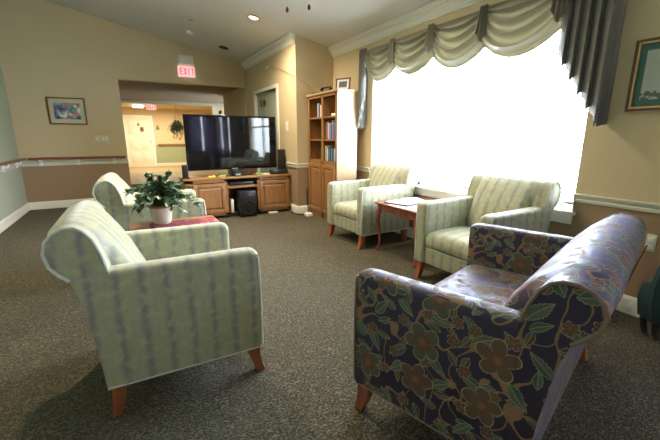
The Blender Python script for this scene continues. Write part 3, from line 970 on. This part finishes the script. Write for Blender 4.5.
def controller(x, y, rz, label, m1, m2):
    c_ = thing('game_controller', label, 'game controller', (x, y, SZ), rz, 'game controllers on the oak stand')
    mb = MB(); mb.lathe([(.001, 0), (.028, .002), (.032, .014), (.026, .024), (.001, .027)], (-.035, 0, 0), 14); mb.lathe([(.001, 0), (.028, .002), (.032, .014), (.026, .024), (.001, .027)], (.035, 0, 0), 14); mb.box(-.035, .035, -.022, .022, .004, .024, .006)
    mb.build('shell', m1, c_)
    for sx in (-.035, .035):
        mb = MB(); mb.lathe([(.006, .024), (.006, .034), (.010, .036), (.001, .039)], (sx, 0, 0), 10); mb.build('stick', m2, c_)


controller(1.10, 5.66, .3, 'small yellow controller left on the oak stand', 'yellow_plastic', 'white_plastic')
controller(1.26, 5.67, -.2, 'green controller left of the television neck', 'lime_plastic', 'black_plastic')
controller(1.85, 5.66, .1, 'white and lime controller right of the television neck', 'lime_plastic', 'white_plastic')
controller(1.975, 5.67, -.4, 'white controller under the right of the television', 'white_plastic', 'black_plastic')
cb = MB(); cb.box(-.05, .05, -.03, .03, 0, .05, .006); cb.cur = 1; cb.box(-.035, .035, -.032, -.029, .02, .04)
tag(cb.build('sensor_box', ['black_plastic', 'silver'], loc=(1.50, 5.655, SZ)), 'little black sensor box in front of the television', 'sensor')

# ------------------------------------------------------------------ bookcase
BX0, BX1, BY0, BY1, BH = 2.585, 2.915, 4.405, 5.325, 1.885
bc = thing('bookcase', 'tall oak bookcase with open shelves above two doors', 'bookcase', (BX0, BY0, 0))


def BB(mb, x0, x1, y0, y1, z0, z1, bev=0.0): return mb.box(x0 - BX0, x1 - BX0, y0 - BY0, y1 - BY0, z0, z1, bev)


YM = 4.84
mb = MB(); BB(mb, BX0, BX1, BY0, BY0 + .02, 0, BH - .03); mb.build('side_panel', 'lit_oak', bc, smooth=False)
mb = MB(); BB(mb, BX0, BX1, BY1 - .02, BY1, 0, BH - .03); mb.build('side_panel', 'honey_oak', bc, smooth=False)
mb = MB(); BB(mb, BX0 - .02, BX1 + .01, BY0 - .02, BY1 + .01, BH - .03, BH, .006); mb.build('top', 'lit_oak', bc)
mb = MB(); BB(mb, BX1 - .01, BX1, BY0 + .02, BY1 - .02, 0, BH - .03); mb.build('back_panel', 'honey_oak', bc, smooth=False)
mb = MB(); BB(mb, BX0, BX1 - .01, YM - .012, YM + .012, .86, BH - .03); BB(mb, BX0 - .003, BX0 + .015, YM - .025, YM + .025, .0, BH - .03)
for y in (BY0 + .02, BY1 - .055): BB(mb, BX0 - .003, BX0 + .015, y, y + .035, 0, BH - .03)
BB(mb, BX0 - .003, BX0 + .015, BY0 + .02, BY1 - .02, .0, .10); BB(mb, BX0 - .003, BX0 + .015, BY0 + .02, BY1 - .02, BH - .07, BH - .03); BB(mb, BX0 - .003, BX0 + .015, BY0 + .02, BY1 - .02, .84, .90)
mb.build('face_frame', 'honey_oak', bc, smooth=False)
SHZ = [.90, 1.215, 1.54]
for i, z in enumerate(SHZ):
    for a_, b_ in ((BY0 + .02, YM - .012), (YM + .012, BY1 - .02)):
        mb = MB(); BB(mb, BX0 + .004, BX1 - .01, a_, b_, z - .022, z); mb.build('shelf', 'honey_oak', bc, smooth=False)
for a_, b_ in ((BY0 + .045, YM - .015), (YM + .015, BY1 - .045)):
    d = panel_door(bc, at_(-.004, (a_ + b_) / 2 - BY0, .11, rad(-90)), b_ - a_, .735)
    knob(d, (.14 if a_ < YM - .3 else -.14) * -1, .60)

bk = MB(); bk.box(0, .15, -.0125, .0125, 0, .22); bk.cur = 1; bk.box(.004, .148, -.0105, .0105, .2185, .222)
book0 = None
shelf_words = {0: 'lowest', 1: 'middle', 2: 'top'}
colour_words = ['navy', 'red', 'cream', 'dark green', 'black', 'tan', 'blue', 'white', 'plum']


def book(x, y, z, h_, th, ci, label, group, lean=0.0):
    me = bk_meshes[ci]; o_ = bpy.data.objects.new('book', me); COL.objects.link(o_)
    o_.location = (x, y, z); o_.scale = (1, th / .025, h_ / .22); o_.rotation_euler = (lean, 0, 0)
    return tag(o_, label, 'book', group)


bk_meshes = []
for ci, mt in enumerate(BOOKC):
    o_ = bk.build('book', [mt, M['paper']], smooth=False); bk_meshes.append(o_.data); bpy.data.objects.remove(o_)
rb = random.Random(11)


def row(si, y0, y1, cols, col_words, hmin, hmax, where, col_name):
    z = SHZ[si] + .0005; y = y0; items = []
    while y < y1:
        th = rb.uniform(.018, .038)
        if y + th > y1: break
        items.append((y + th / 2, th, rb.choice(cols), rb.uniform(hmin, hmax))); y += th + .0015
    n = len(items)
    seen = {}
    for k, (yy, th, ci, hh) in enumerate(items):
        cw = colour_words[ci]; seen.setdefault(cw, []).append(k)
    ordw = ['first', 'second', 'third', 'fourth', 'fifth', 'sixth', 'seventh', 'eighth', 'ninth']
    for k, (yy, th, ci, hh) in enumerate(items):
        cw = colour_words[ci]; ks = seen[cw][::-1]   # left to right in the photo is decreasing y
        pos = ks.index(k)
        which = 'only' if len(ks) == 1 else (ordw[pos] + ' from the left of the')
        lab = ('%s book, %s %s one%s %s' % (cw, 'the' if len(ks) == 1 else 'the', which, '' if len(ks) == 1 else 's', where)).replace('the only', 'the only').replace(' one ', ' one ').replace('the one', 'one')
        lab = '%s book, %s %s' % (cw, ('the only one' if len(ks) == 1 else ordw[pos] + ' ' + cw + ' one from the left'), where)
        book(BX0 + .03, yy, z, hh, th, ci, lab, 'books ' + where)


row(2, YM + .03, YM + .22, [0, 2, 4, 7], None, .17, .22, "on the far column's top shelf", '')
row(1, BY0 + .03, YM - .02, [1, 4, 2, 3, 6, 0, 8], None, .20, .265, "on the near column's middle shelf", '')
row(1, YM + .02, YM + .11, [4, 5, 1], None, .15, .21, "on the far column's middle shelf", '')
row(0, BY0 + .03, YM - .03, [7, 6, 2, 7, 4, 0], None, .18, .24, "on the near column's lowest shelf", '')
row(0, YM + .02, YM + .13, [0, 6, 3], None, .16, .22, "on the far column's lowest shelf", '')
tag(B(BX0 + .05, BX0 + .27, BY0 + .04, BY0 + .26, SHZ[2] + .001, SHZ[2] + .04, .004).build('book_stack', 'paper'), 'flat white box lying on the near top shelf', 'box')
tag(B(BX0 + .10, BX0 + .14, BY0 + .04, BY0 + .16, SHZ[2] + .0415, SHZ[2] + .24, .004).build('picture_box', BOOKC[6]), 'upright blue-grey box standing on the flat white box', 'box')

# on top of the bookcase
pf = thing('photo_frame', 'small brown photo frame standing on the bookcase', 'photo frame', (2.76, 4.56, BH), rad(-62))
mb = MB(); rx = Matrix.Rotation(rad(-8), 3, 'X')
fw, fh = .115, .17
for a_ in ((-fw, -fw + .018, 0, fh), (fw - .018, fw, 0, fh), (-fw, fw, 0, .018), (-fw, fw, fh - .018, fh)):
    mb.box(a_[0], a_[1], -.008, .008, a_[2], a_[3], rot=rx)
mb.build('border', 'frame_brown', pf, smooth=False)
mb = MB(); mb.box(-fw + .015, fw - .015, -.003, .003, .015, fh - .015, rot=rx); mb.build('mat_board', 'paper', pf, smooth=False)
mb = MB(); mb.box(-fw + .05, fw - .05, -.0045, -.0028, .045, fh - .045, rot=rx); mb.build('photo', 'magazine_cover', pf, smooth=False)
mb = MB(); mb.tube([(0, .004, .12), (0, .075, .002)], .004, 6); mb.build('easel_leg', 'frame_brown', pf)
bxr = thing('telephone', 'black corded telephone on top of the bookcase', 'telephone', (2.72, 5.02, BH), .2)
mb = MB(); mb.prism([(-.09, 0), (.09, 0), (.09, .055), (-.06, .03), (-.09, .02)], -.10, .10); mb.build('base', 'black_plastic', bxr)
mb = MB(); mb.tube([(.03, -.11, .06), (.03, -.09, .085), (.03, -.05, .092), (.03, .05, .092), (.03, .09, .085), (.03, .11, .06)], [.024, .024, .013, .013, .024, .024], 10); mb.build('handset', 'black_plastic', bxr)
tag(B(-.07, .07, -.05, .05, 0, .022, .004).build('router_box', 'black_plastic', loc=(2.68, 5.22, BH)), 'thin black box beside the telephone at the far end', 'box')


# wires
def wire(name, pts, r_, mat, label):
    mb = MB(); P = [Vector(p) for p in pts]; out = []
    for i in range(len(P) - 1):
        p0, p1, p2, p3 = P[max(i - 1, 0)], P[i], P[i + 1], P[min(i + 2, len(P) - 1)]
        for k in range(8):
            t_ = k / 8
            out.append(0.5 * ((2 * p1) + (-p0 + p2) * t_ + (2 * p0 - 5 * p1 + 4 * p2 - p3) * t_ ** 2 + (-p0 + 3 * p1 - 3 * p2 + p3) * t_ ** 3))
    out.append(P[-1]); mb.tube(out, r_, 6); return tag(mb.build(name, mat), label, 'wire')


plain('grey_wire', (0.36, 0.30, 0.22), .6)
wire('wall_wire', [(XD - .02, 6.50, 2.47), (XD - .015, 6.0, 2.36), (XD - .015, 5.45, 2.18), (2.44, YB - .015, 2.12), (2.62, 5.22, 1.98), (2.69, 5.1, BH + .03)], .004, 'grey_wire', 'thin wire sagging from wall bracket to bookcase top')
wire('corner_wire', [(XW - .015, YB - .02, 2.47), (XW - .08, YB - .05, 2.25), (2.86, 5.2, 2.0), (2.82, 5.12, BH + .004)], .004, 'grey_wire', 'thin wire rising from bookcase into the corner of the ceiling')
tag(B(-.012, .0, -.10, .10, -.02, .02, .003).build('wall_bracket', 'white_plastic', loc=(XD - .003, 6.56, 2.47)), 'small white bracket high on the wall above the side door', 'bracket')
tag(B(-.008, .0, -.05, .05, -.08, .08, .003).build('wall_plate', 'white_plastic', loc=(XD - .001, 5.74, 1.42)), 'pale blank plate on the wall between side door and bookcase', 'wall plate')
wire('floor_cable', [(2.36, 5.58, .10), (2.33, 5.45, .012), (2.40, 5.25, .012), (2.50, 5.20, .012), (2.53, 5.24, .06), (2.545, 5.31, .22), (2.55, YB - .02, .42)], .008, 'black_plastic', 'black cable trailing between oak stand and bookcase')
tag(B(-.05, .05, -.06, .06, 0, .05, .008).build('power_adapter', 'white_plastic', loc=(2.47, 5.12, .001)), 'white power adapter on the carpet beside the bookcase', 'adapter')
tag(B(-.08, .08, -.04, .04, 0, .025, .006).build('power_strip', 'white_plastic', loc=(2.05, 5.63, .001)), 'white power strip on the carpet under the oak stand', 'power strip')
wire('outlet_cord', [(XW - .025, .985, .53), (XW - .05, 1.02, .35), (XW - .05, 1.06, .15), (XW - .06, 1.08, .015), (XW - .25, 1.0, .012)], .004, 'black_plastic', 'black cord dropping from the outlet behind the loveseat')

# ------------------------------------------------------------------ side door
dr = struct('door_1', B(XD + .03, XD + .07, DY0 + .01, DY1 - .01, 0.005, DZ - .005), 'door_green', smooth=False)
mb = MB()
mb.box(XD - .018, XD + .10, DY0 - .075, DY0 + .005, 0, DZ + .06, .004)
mb.box(XD - .018, XD + .10, DY1 - .005, DY1 + .075, 0, DZ + .06, .004)
mb.box(XD - .018, XD + .10, DY0 + .005, DY1 - .005, DZ, DZ + .06, .004)
mb.build('casing', 'trim_white', dr)
mb = MB()
for z0, z1 in ((.2, .95), (1.1, 1.9)):
    for a_, b_ in ((DY0 + .14, DY0 + .54), (DY0 + .64, DY1 - .14)): mb.box(XD + .022, XD + .031, a_, b_, z0, z1, .004)
mb.build('panels', 'door_green', dr)
mb = MB(); mb.tube([(XD + .03, DY0 + .1, 1.0), (XD - .01, DY0 + .1, 1.0), (XD - .015, DY0 + .22, 1.0)], .009, 8); mb.build('handle', 'brass', dr)
wr = thing('door_ornament', 'dark bow ornament hanging on the green side door', 'ornament', (XD + .018, 6.95, 1.88))
for s_ in (1, -1):
    mb = MB(); mb.loft([[(-.008 + .012 * math.cos(a_ * PI / 4), s_ * (.02 + f_ * .12), .055 * math.sin(a_ * PI / 4) * (0.3 + math.sin(PI * f_) )) for a_ in range(8)] for f_ in (0, .25, .5, .75, 1)])
    mb.build('bow_loop', 'dark_bronze', wr)
mb = MB(); mb.box(-.02, .005, -.025, .025, -.03, .03, .01); mb.build('knot', 'brass', wr)

# ------------------------------------------------------------------ far wall: handrail, picture, exit sign, switches
hr = thing('handrail', 'red-brown wooden handrail along the far wall left of the opening', 'handrail', (XL, YF, .885))
mb = MB(); mb.tube([(.13, -.085, 0), (1.0, -.085, 0), (OX0 - XL - .03, -.085, 0)], .022, 10); mb.build('rail', 'rail_wood', hr)
for x in (.28, .82, 1.38):
    mb = MB(); mb.box(x - .03, x + .03, -.03, 0, -.13, -.03, .006); mb.tube([(x, -.015, -.07), (x, -.08, -.06), (x, -.085, -.012)], .012, 8); mb.build('bracket', 'white_plastic', hr)
hr2 = thing('handrail', 'red-brown wooden handrail along the pale green left wall', 'handrail', (XL, YF, .885))
mb = MB(); mb.tube([(.085, -.06, 0), (.085, -4.0, 0), (.085, -9.0, 0)], .022, 10); mb.build('rail', 'rail_wood', hr2)
for y in (-.35, -1.1, -1.9, -2.8, -3.8, -5.0, -6.5, -8.2):
    mb = MB(); mb.box(0, .03, y - .03, y + .03, -.13, -.03, .006); mb.tube([(.015, y, -.07), (.08, y, -.06), (.085, y, -.012)], .012, 8); mb.build('bracket', 'white_plastic', hr2)

pc = thing('framed_picture', 'small flower picture in a brown frame on the far wall', 'framed picture', (-.812, YF, 1.69))


def frame_parts(root, hw, hh, d, fr, mats, matw, art, axis='x'):
    def bx(mb, a0, a1, z0, z1, d0, d1):
        if axis == 'x': mb.box(a0, a1, -d1, -d0, z0, z1, .002)
        else: mb.box(-d1, -d0, a0, a1, z0, z1, .002)
    def ring(w1, h1, t_, d0, d1):
        mb = MB(); bx(mb, -w1, -w1 + t_, -h1, h1, d0, d1); bx(mb, w1 - t_, w1, -h1, h1, d0, d1); bx(mb, -w1 + t_, w1 - t_, -h1, -h1 + t_, d0, d1); bx(mb, -w1 + t_, w1 - t_, h1 - t_, h1, d0, d1); return mb
    ring(hw, hh, fr, .001, d).build('frame_border', mats[0], root)
    ring(hw - fr, hh - fr, fr * .7, .001, d * .8).build('gold_slip', mats[1], root)
    mb = MB(); bx(mb, -hw + fr, hw - fr, -hh + fr, hh - fr, .0, .008); mb.build('mat_board', mats[2], root, smooth=False)
    mb = MB(); bx(mb, -hw + fr + matw, hw - fr - matw, -hh + fr + matw * 1.1, hh - fr - matw * 1.1, .008, .0105); mb.build('artwork', art, root, smooth=False)


plain('pale_mat', (0.52, 0.58, 0.46), .8)
frame_parts(pc, .272, .225, .03, .017, ('frame_brown', 'gold_leaf', 'pale_mat'), .065, 'flower_painting')
ct = thing('framed_certificate', 'large framed print with teal mat on the window wall', 'framed picture', (XW, .93, 1.645))
frame_parts(ct, .325, .225, .03, .016, ('frame_brown', 'gold_leaf', 'teal_mat'), .05, 'print_paper', 'y')


# seven-segment style strokes make the letters E X I T
def letters(mb, text, x0, z0, w_, h_, y0, y1, t_, sgn=1):
    x = x0
    for c_ in text:
        if c_ == 'E':
            mb.box(x, x + t_, y0, y1, z0, z0 + h_)
            for zz in (z0, z0 + h_ / 2 - t_ / 2, z0 + h_ - t_): mb.box(x + t_, x + w_, y0, y1, zz, zz + t_)
        elif c_ == 'I': mb.box(x + w_ / 2 - t_ / 2, x + w_ / 2 + t_ / 2, y0, y1, z0, z0 + h_)
        elif c_ == 'T':
            mb.box(x, x + w_, y0, y1, z0 + h_ - t_, z0 + h_); mb.box(x + w_ / 2 - t_ / 2, x + w_ / 2 + t_ / 2, y0, y1, z0, z0 + h_ - t_)
        elif c_ == 'X':
            for a_, b_ in (((x, z0), (x + w_, z0 + h_)), ((x + w_, z0), (x, z0 + h_))):
                mb.loft([[(a_[0], y, a_[1]), (a_[0] + (t_ if a_[0] == x else -t_), y, a_[1]), (b_[0], y, b_[1]), (b_[0] - (t_ if a_[0] == x else -t_), y, b_[1])] for y in (y0, y1)])
        x += w_ * 1.3


ex = thing('exit_sign', 'lit red EXIT sign under twin lamp box above the opening', 'exit sign', (1.215, YF, 2.50))
B(-.155, .155, -.055, 0, -.10, .10, .006).build('housing', 'exit_face', ex)
mb = MB(); letters(mb, 'EXIT', -.122, -.062, .053, .124, -.0575, -.0545, .017); mb.build('lettering', 'exit_red', ex, smooth=False)
el = thing('emergency_light', 'white emergency lamp box mounted above the EXIT sign', 'emergency light', (1.215, YF, 2.70))
B(-.14, .14, -.08, 0, -.07, .09, .015).build('housing', 'white_plastic', el)
for s_ in (1, -1):
    mb = MB(); mb.tube([(s_ * .07, -.075, .01), (s_ * .07, -.10, 0), (s_ * .07, -.125, -.006)], [.03, .045, .048], 14); mb.build('lamp_head', 'white_plastic', el)
for x, lab in ((-.43, 'left light switch plate on the far wall beside the opening'), (-.31, 'double light switch plate nearest the opening')):
    s_ = thing('light_switch', lab, 'light switch', (x, YF, 1.215))
    ww = .04 if x < -.4 else .065
    B(-ww, ww, -.007, 0, -.06, .06, .003).build('plate', 'rail_white', s_)
    for q in ((0,) if ww < .05 else (-.025, .025)):
        B(q - .008, q + .008, -.014, -.006, -.018, .018, .002).build('toggle', 'white_plastic', s_)
ol = thing('wall_outlet', 'pale outlet plate low on the wall behind the loveseat', 'outlet', (XW, .975, .545))
B(-.007, 0, -.028, .028, -.06, .06, .003).build('plate', 'rail_white', ol)
for z in (-.027, .027): B(-.010, -.006, -.017, .017, z - .015, z + .015, .002).build('socket', 'white_plastic', ol)


# ------------------------------------------------------------------ ceiling fittings
def on_ceiling(x, y): return (x, y, cz(x))


TILT = math.atan(-CS)


def ceil_thing(name, label, cat, x, y):
    t_ = thing(name, label, cat, on_ceiling(x, y)); t_.rotation_euler = (0, TILT, 0); return t_


dl = ceil_thing('recessed_downlight', 'lit recessed downlight with brass ring in the ceiling', 'ceiling light', 1.765, 5.33)
mb = MB(); mb.lathe([(.085, 0), (.088, -.008), (.068, -.014), (.062, -.004), (.085, 0)], n=28); mb.build('trim_ring', 'brass', dl)
mb = MB(); mb.lathe([(.001, -.004), (.060, -.004), (.060, .0), (.001, .0)], n=28); mb.build('lens', 'lamp_glow', dl)
l = bpy.data.lights.new('downlight_and_fill_lamp', 'SPOT'); l.energy = 50; l.spot_blend = 1.0; l.color = (1, .8, .55); l.spot_size = rad(165); l.shadow_soft_size = .05
lo = bpy.data.objects.new('downlight_and_fill_lamp', l); lo.location = (1.765, 5.33, cz(1.765) - .03); COL.objects.link(lo)
dv = ceil_thing('dark_downlight', 'unlit dark recessed fitting in the ceiling near the side door', 'ceiling light', 1.80, 7.25)
mb = MB(); mb.lathe([(.001, -.003), (.075, -.003), (.085, -.010), (.090, -.002), (.090, 0)], n=28); mb.build('trim_ring', 'dark_bronze', dv)
mb = MB(); mb.lathe([(.001, -.006), (.068, -.006), (.068, -.002), (.001, -.002)], n=28); mb.build('lens', 'dark_grille', dv)
sd = ceil_thing('smoke_detector', 'white round smoke detector on the ceiling above the EXIT sign', 'smoke detector', 1.175, 7.0)
mb = MB(); mb.lathe([(.075, 0), (.075, -.02), (.06, -.038), (.03, -.042), (.001, -.042)], n=24); mb.build('housing', 'white_plastic', sd)
mb = MB(); mb.lathe([(.078, .0), (.085, -.002), (.085, -.008), (.074, -.008)], n=24); mb.build('base_ring', 'trim_white', sd)
cs_ = ceil_thing('ceiling_disc', 'pale grey round disc flush in the ceiling', 'ceiling speaker', 1.10, 6.35)  # plain grey disc for a round darker spot on the ceiling
plain('disc_grey', (0.42, 0.42, 0.39), .8)
mb = MB(); mb.lathe([(.11, 0), (.11, -.006), (.001, -.009)], n=28); mb.build('grille', 'disc_grey', cs_)
mb = MB(); mb.lathe([(.11, 0), (.122, -.002), (.122, -.008), (.108, -.008)], n=28); mb.build('rim', 'ceiling_white', cs_)
# ceiling fan above the frame, its pull chains reach into view
FX, FY = 1.02, 2.30
fn = thing('ceiling_fan', 'ceiling fan above the view, its two pull chains hang into sight', 'ceiling fan', (FX, FY, cz(FX)))
mb = MB(); mb.lathe([(.07, .03), (.07, -.03), (.03, -.06), (.012, -.065), (.012, -.36), (.05, -.37), (.11, -.40), (.12, -.46), (.09, -.50), (.04, -.53), (.001, -.535)]); mb.build('motor', 'dark_bronze', fn)
for k in range(5):
    a_ = 2 * PI * k / 5 + .3; mb = MB(); R_ = Matrix.Rotation(a_, 3, 'Z') @ Matrix.Rotation(rad(10), 3, 'X')
    mb.box(.16, .56, -.06, .06, -.006, 0, .002, rot=R_)
    mb.box(.09, .18, -.015, .015, -.004, .004, rot=R_)
    mb.v = [(x, y, z - .42) for x, y, z in mb.v]; mb.build('blade', 'frame_brown', fn)
for dx, dy, zl, in ((0.0, .09, 2.04), (.09, -.05, 2.03)):
    zt = -.50; zb_ = zl - cz(FX); mb = MB(); mb.tube([(dx, dy, zt), (dx, dy, zb_ + .03)], .0012, 5)
    c_ = mb.build('pull_chain', 'brass', fn)
    mb = MB(); mb.lathe([(.001, 0), (.009, .006), (.010, .02), (.004, .034), (.001, .036)], (dx, dy, zb_), 10); mb.build('pull_knob', 'dark_bronze', c_)

# ------------------------------------------------------------------ teal chair at the right edge
tc = thing('upholstered_chair', 'dark teal cloth chair cut off at the right edge', 'chair', (2.70, .765, 0), rad(-29.3))
mb = MB(); secs = []
for z, x0, x1, y0, y1 in ((.13, .03, .33, .0, .10), (.22, .01, .34, .0, .10), (.34, .0, .34, .0, .10), (.42, .005, .335, -.005, .09), (.52, .02, .32, -.01, .08), (.60, .05, .29, -.012, .07), (.635, .10, .25, -.01, .055)):
    secs.append([(x0 + .02, y0, z), (x1 - .02, y0, z), (x1, (y0 + y1) / 2, z), (x1 - .02, y1, z), (x0 + .02, y1, z), (x0, (y0 + y1) / 2, z)])
mb.loft(secs); mb.build('backrest', 'teal_cloth', tc)
mb = MB(); secs = []
for z, g in ((.10, .02), (.12, .0), (.24, -.012), (.33, 0), (.36, .03)):
    secs.append([(g + .04, g + .02, z), (.34 - g, g + .02, z), (.34 - g, .17 - g, z), (g + .04, .17 - g, z)])
mb.loft(secs); mb.build('seat', 'teal_cloth', tc, ang=50)
for sx in (.06, .28):
    for sy in (.05, .14):
        mb = MB(); mb.tube([(sx, sy, .11), (sx, sy - .01, .05), (sx, sy - .03, .012)], [.022, .018, .016], 8); mb.build('leg', 'black_plastic', tc)

# ------------------------------------------------------------------ corridor beyond the opening
HX1 = 4.6
struct('ceiling_corridor', B(XL, HX1, YF + T, 12.36, OZ + .03, OZ + .13), 'soffit_shade', smooth=False)
struct('ceiling_lobby', B(XL, HX1, 12.4, 18.0, 2.42, 2.52), 'corridor_paint', smooth=False)
struct('trim_9', B(OX0 - .3, HX1, 12.36, 12.40, OZ - .06, OZ + .25), 'rail_white', smooth=False)
struct('wall_corridor_end', B(XL, HX1, 17.5, 17.6, 0, 2.5), 'corridor_paint', smooth=False)
struct('wall_corridor_left', B(-1.1, -1.0, YF + T, 17.5, 0, 2.5), 'corridor_paint', smooth=False)
struct('wall_corridor_right', B(OX1, OX1 + .1, YF + T, 9.9, 0, OZ + .03), 'tan_paint', smooth=False)
struct('wall_corridor_return', B(OX1 + .1, HX1, 9.8, 9.9, 0, OZ + .03), 'tan_paint', smooth=False)
struct('wall_corridor_side', B(HX1 - .1, HX1, 9.9, 17.5, 0, 2.5), 'corridor_paint', smooth=False)
struct('wall_lobby_pier', B(2.62, HX1 - .1, 12.5, 12.6, 0, 2.42), 'door_cream', smooth=False)
struct('floor_lobby', B(XL, HX1, 11.0, 17.5, 0.0, .006), 'corridor_floor', smooth=False)
struct('baseboard_lobby', B(-1.0, HX1 - .1, 17.46, 17.5, .006, .13), 'door_cream', smooth=False)
dd = struct('door_2', B(.10, 1.06, 17.44, 17.49, .006, 2.06), 'door_cream', smooth=False)
mb = MB()
for a_ in (.02, 1.06): mb.box(a_, a_ + .08, 17.42, 17.5, 0, 2.13)
mb.box(.10, 1.06, 17.42, 17.5, 2.06, 2.13); mb.build('casing', 'trim_white', dd, smooth=False)
mb = MB()
for z0, z1 in ((.2, .6), (.75, 1.2), (1.35, 1.9)):
    for a_, b_ in ((.20, .54), (.62, .96)): mb.box(a_, b_, 17.43, 17.441, z0, z1, .004)
mb.build('panels', 'door_cream', dd)
mb = MB(); mb.lathe([(.03, 0), (.035, .02), (.001, .03)], (0, 0, 0), 12); mb.v = [(.99 + x, 17.44 - z, 1.05 + y) for x, y, z in mb.v]; mb.build('door_knob', 'brass', dd)
plain('sign_purple', (0.16, 0.08, 0.10), .6)
plain('sign_grey', (0.22, 0.20, 0.16), .6)


def wall_sign(x, z, hw, hh, shape, mat, label):
    mb = MB()
    if shape == 'tri': mb.prism([(-hw, -hh), (hw, -hh), (hw * .2, hh), (-hw * .2, hh)], -.01, 0)
    else: mb.box(-hw, hw, -.01, 0, -hh, hh)
    return tag(mb.build('wall_sign', mat, smooth=False, loc=(x, 17.43 if x < 1.1 else 17.495, z)), label, 'sign', 'small signs in the corridor')


wall_sign(.58, 1.77, .06, .06, 'tri', 'sign_grey', 'small grey triangular sign high on the corridor door')
wall_sign(.70, 1.56, .065, .09, 'box', 'sign_purple', 'small dark square sign on the corridor door')
wall_sign(1.31, 1.65, .08, .10, 'tri', 'sign_grey', 'grey pictogram sign on the wall beside the corridor door')
h3 = thing('handrail', 'pale wooden handrail on the green corridor wainscot', 'handrail', (1.25, 17.5, .93))
mb = MB(); mb.box(0, 3.2, -.09, -.05, -.03, .03, .008); mb.build('rail', 'honey_oak_top', h3)
for x in (.1, 1.0, 2.0): mb = MB(); mb.box(x, x + .05, -.06, 0, -.03, .02); mb.build('bracket', 'brass', h3, smooth=False)
fx = thing('fluorescent_fixture', 'bright ceiling light fixture in the corridor', 'ceiling light', (.60, 16.0, 2.42))
B(-.17, .17, -.35, .35, -.06, 0, .01).build('diffuser', 'corridor_glow', fx)
B(-.19, .19, -.37, .37, -.02, .0, .004).build('frame', 'trim_white', fx)
e2 = thing('exit_sign', 'distant lit EXIT sign hanging in the corridor', 'exit sign', (.93, 14.2, 2.25))
B(-.15, .15, -.03, .03, -.10, .08, .005).build('housing', 'exit_face', e2)
mb = MB(); mb.tube([(0, 0, .078), (0, 0, .171)], .012, 8); mb.build('hanging_rod', 'white_plastic', e2)
mb = MB(); letters(mb, 'EXIT', -.12, -.06, .052, .11, -.033, -.029, .015); mb.build('lettering', 'exit_red', e2, smooth=False)
hp = thing('hanging_plant', 'green fern hanging in the corridor left of the television', 'hanging plant', (1.66, 13.9, 1.50))
mb = MB(); mb.lathe([(.001, 0), (.10, .02), (.14, .12), (.14, .14), (.001, .13)]); mb.build('basket', 'dark_grille', hp)
lv = MB()
for i in range(170):
    az = rnd.uniform(0, 2 * PI); el = rnd.uniform(-.2, 1.3); d = Vector((math.cos(az) * math.cos(el), math.sin(az) * math.cos(el), math.sin(el)))
    p = Vector((0, 0, .12)) + d * rnd.uniform(.04, .18)
    leaf(lv, p, d, rnd.uniform(.12, .24), .018, 1.1)
for i in range(14):
    az = rnd.uniform(0, 2 * PI); x, y = .15 * math.cos(az), .15 * math.sin(az); hz = rnd.uniform(.1, .5)
    for k in range(8): leaf(lv, Vector((x, y, .1 - hz * k / 8)), Vector((rnd.uniform(-1, 1), rnd.uniform(-1, 1), -.5)), .08, .018, .3)
lv.build('foliage', 'leaf_green', hp, ang=80)
mb = MB()
for k in range(3):
    a_ = 2 * PI * k / 3; mb.tube([(.13 * math.cos(a_), .13 * math.sin(a_), .13), (0, 0, .92)], .004, 5)
mb.build('hanger', 'grey_wire', hp)
for x, z, s_, lab in ((2.86, 2.16, .07, 'small dark ornament on the cream pier, lower left'), (3.16, 2.27, .09, 'larger dark ornament on the cream pier, upper right')):
    mb = MB(); mb.loft([[(s_ * .8 * math.cos(k * PI / 4) * q, -.02 * j, s_ * math.sin(k * PI / 4 + .3) * q) for k in range(8)] for j, q in ((0, 1), (.6, .9), (1, .4))])
    tag(mb.build('wall_ornament', 'dark_bronze', loc=(x, 12.495, z - .12)), lab, 'ornament', 'dark ornaments on the cream pier')


# ------------------------------------------------------------------ drapes of the windows behind the camera (seen mirrored in the screen)
def drape(p0, p1, label):
    mb = MB(); rows = []
    d = Vector(p1) - Vector(p0); n = Vector((-d.y, d.x)).normalized()
    for z in (.25, 1.0, 2.0, 2.42):
        row_ = []
        for i in range(61):
            f_ = i / 60; q = Vector(p0) + d * f_ + n * .03 * math.sin(f_ * 2 * PI * 7 + z * .3); row_.append((q.x, q.y, z))
        rows.append(row_)
    mb.loft(rows, closed=False, cap=False)
    return tag(mb.build('sheer_drape', 'sheer_drape', solid=.002), label, 'curtain', 'sheer drapes of the windows behind the camera')


drape((XW - .08, W2Y0 - .15), (XW - .08, W2Y0 + .58), 'lilac sheer drape at the rear side of the unseen right window')
drape((XW - .08, W2Y1 - .50), (XW - .08, W2Y1 + .15), 'lilac sheer drape at the front side of the unseen right window')
drape((RX0 - .15, YR + .08), (RX0 + .36, YR + .08), 'lilac sheer drape at the left of the rear window')
drape((RX1 - .36, YR + .08), (RX1 + .03, YR + .08), 'lilac sheer drape at the right of the rear window')
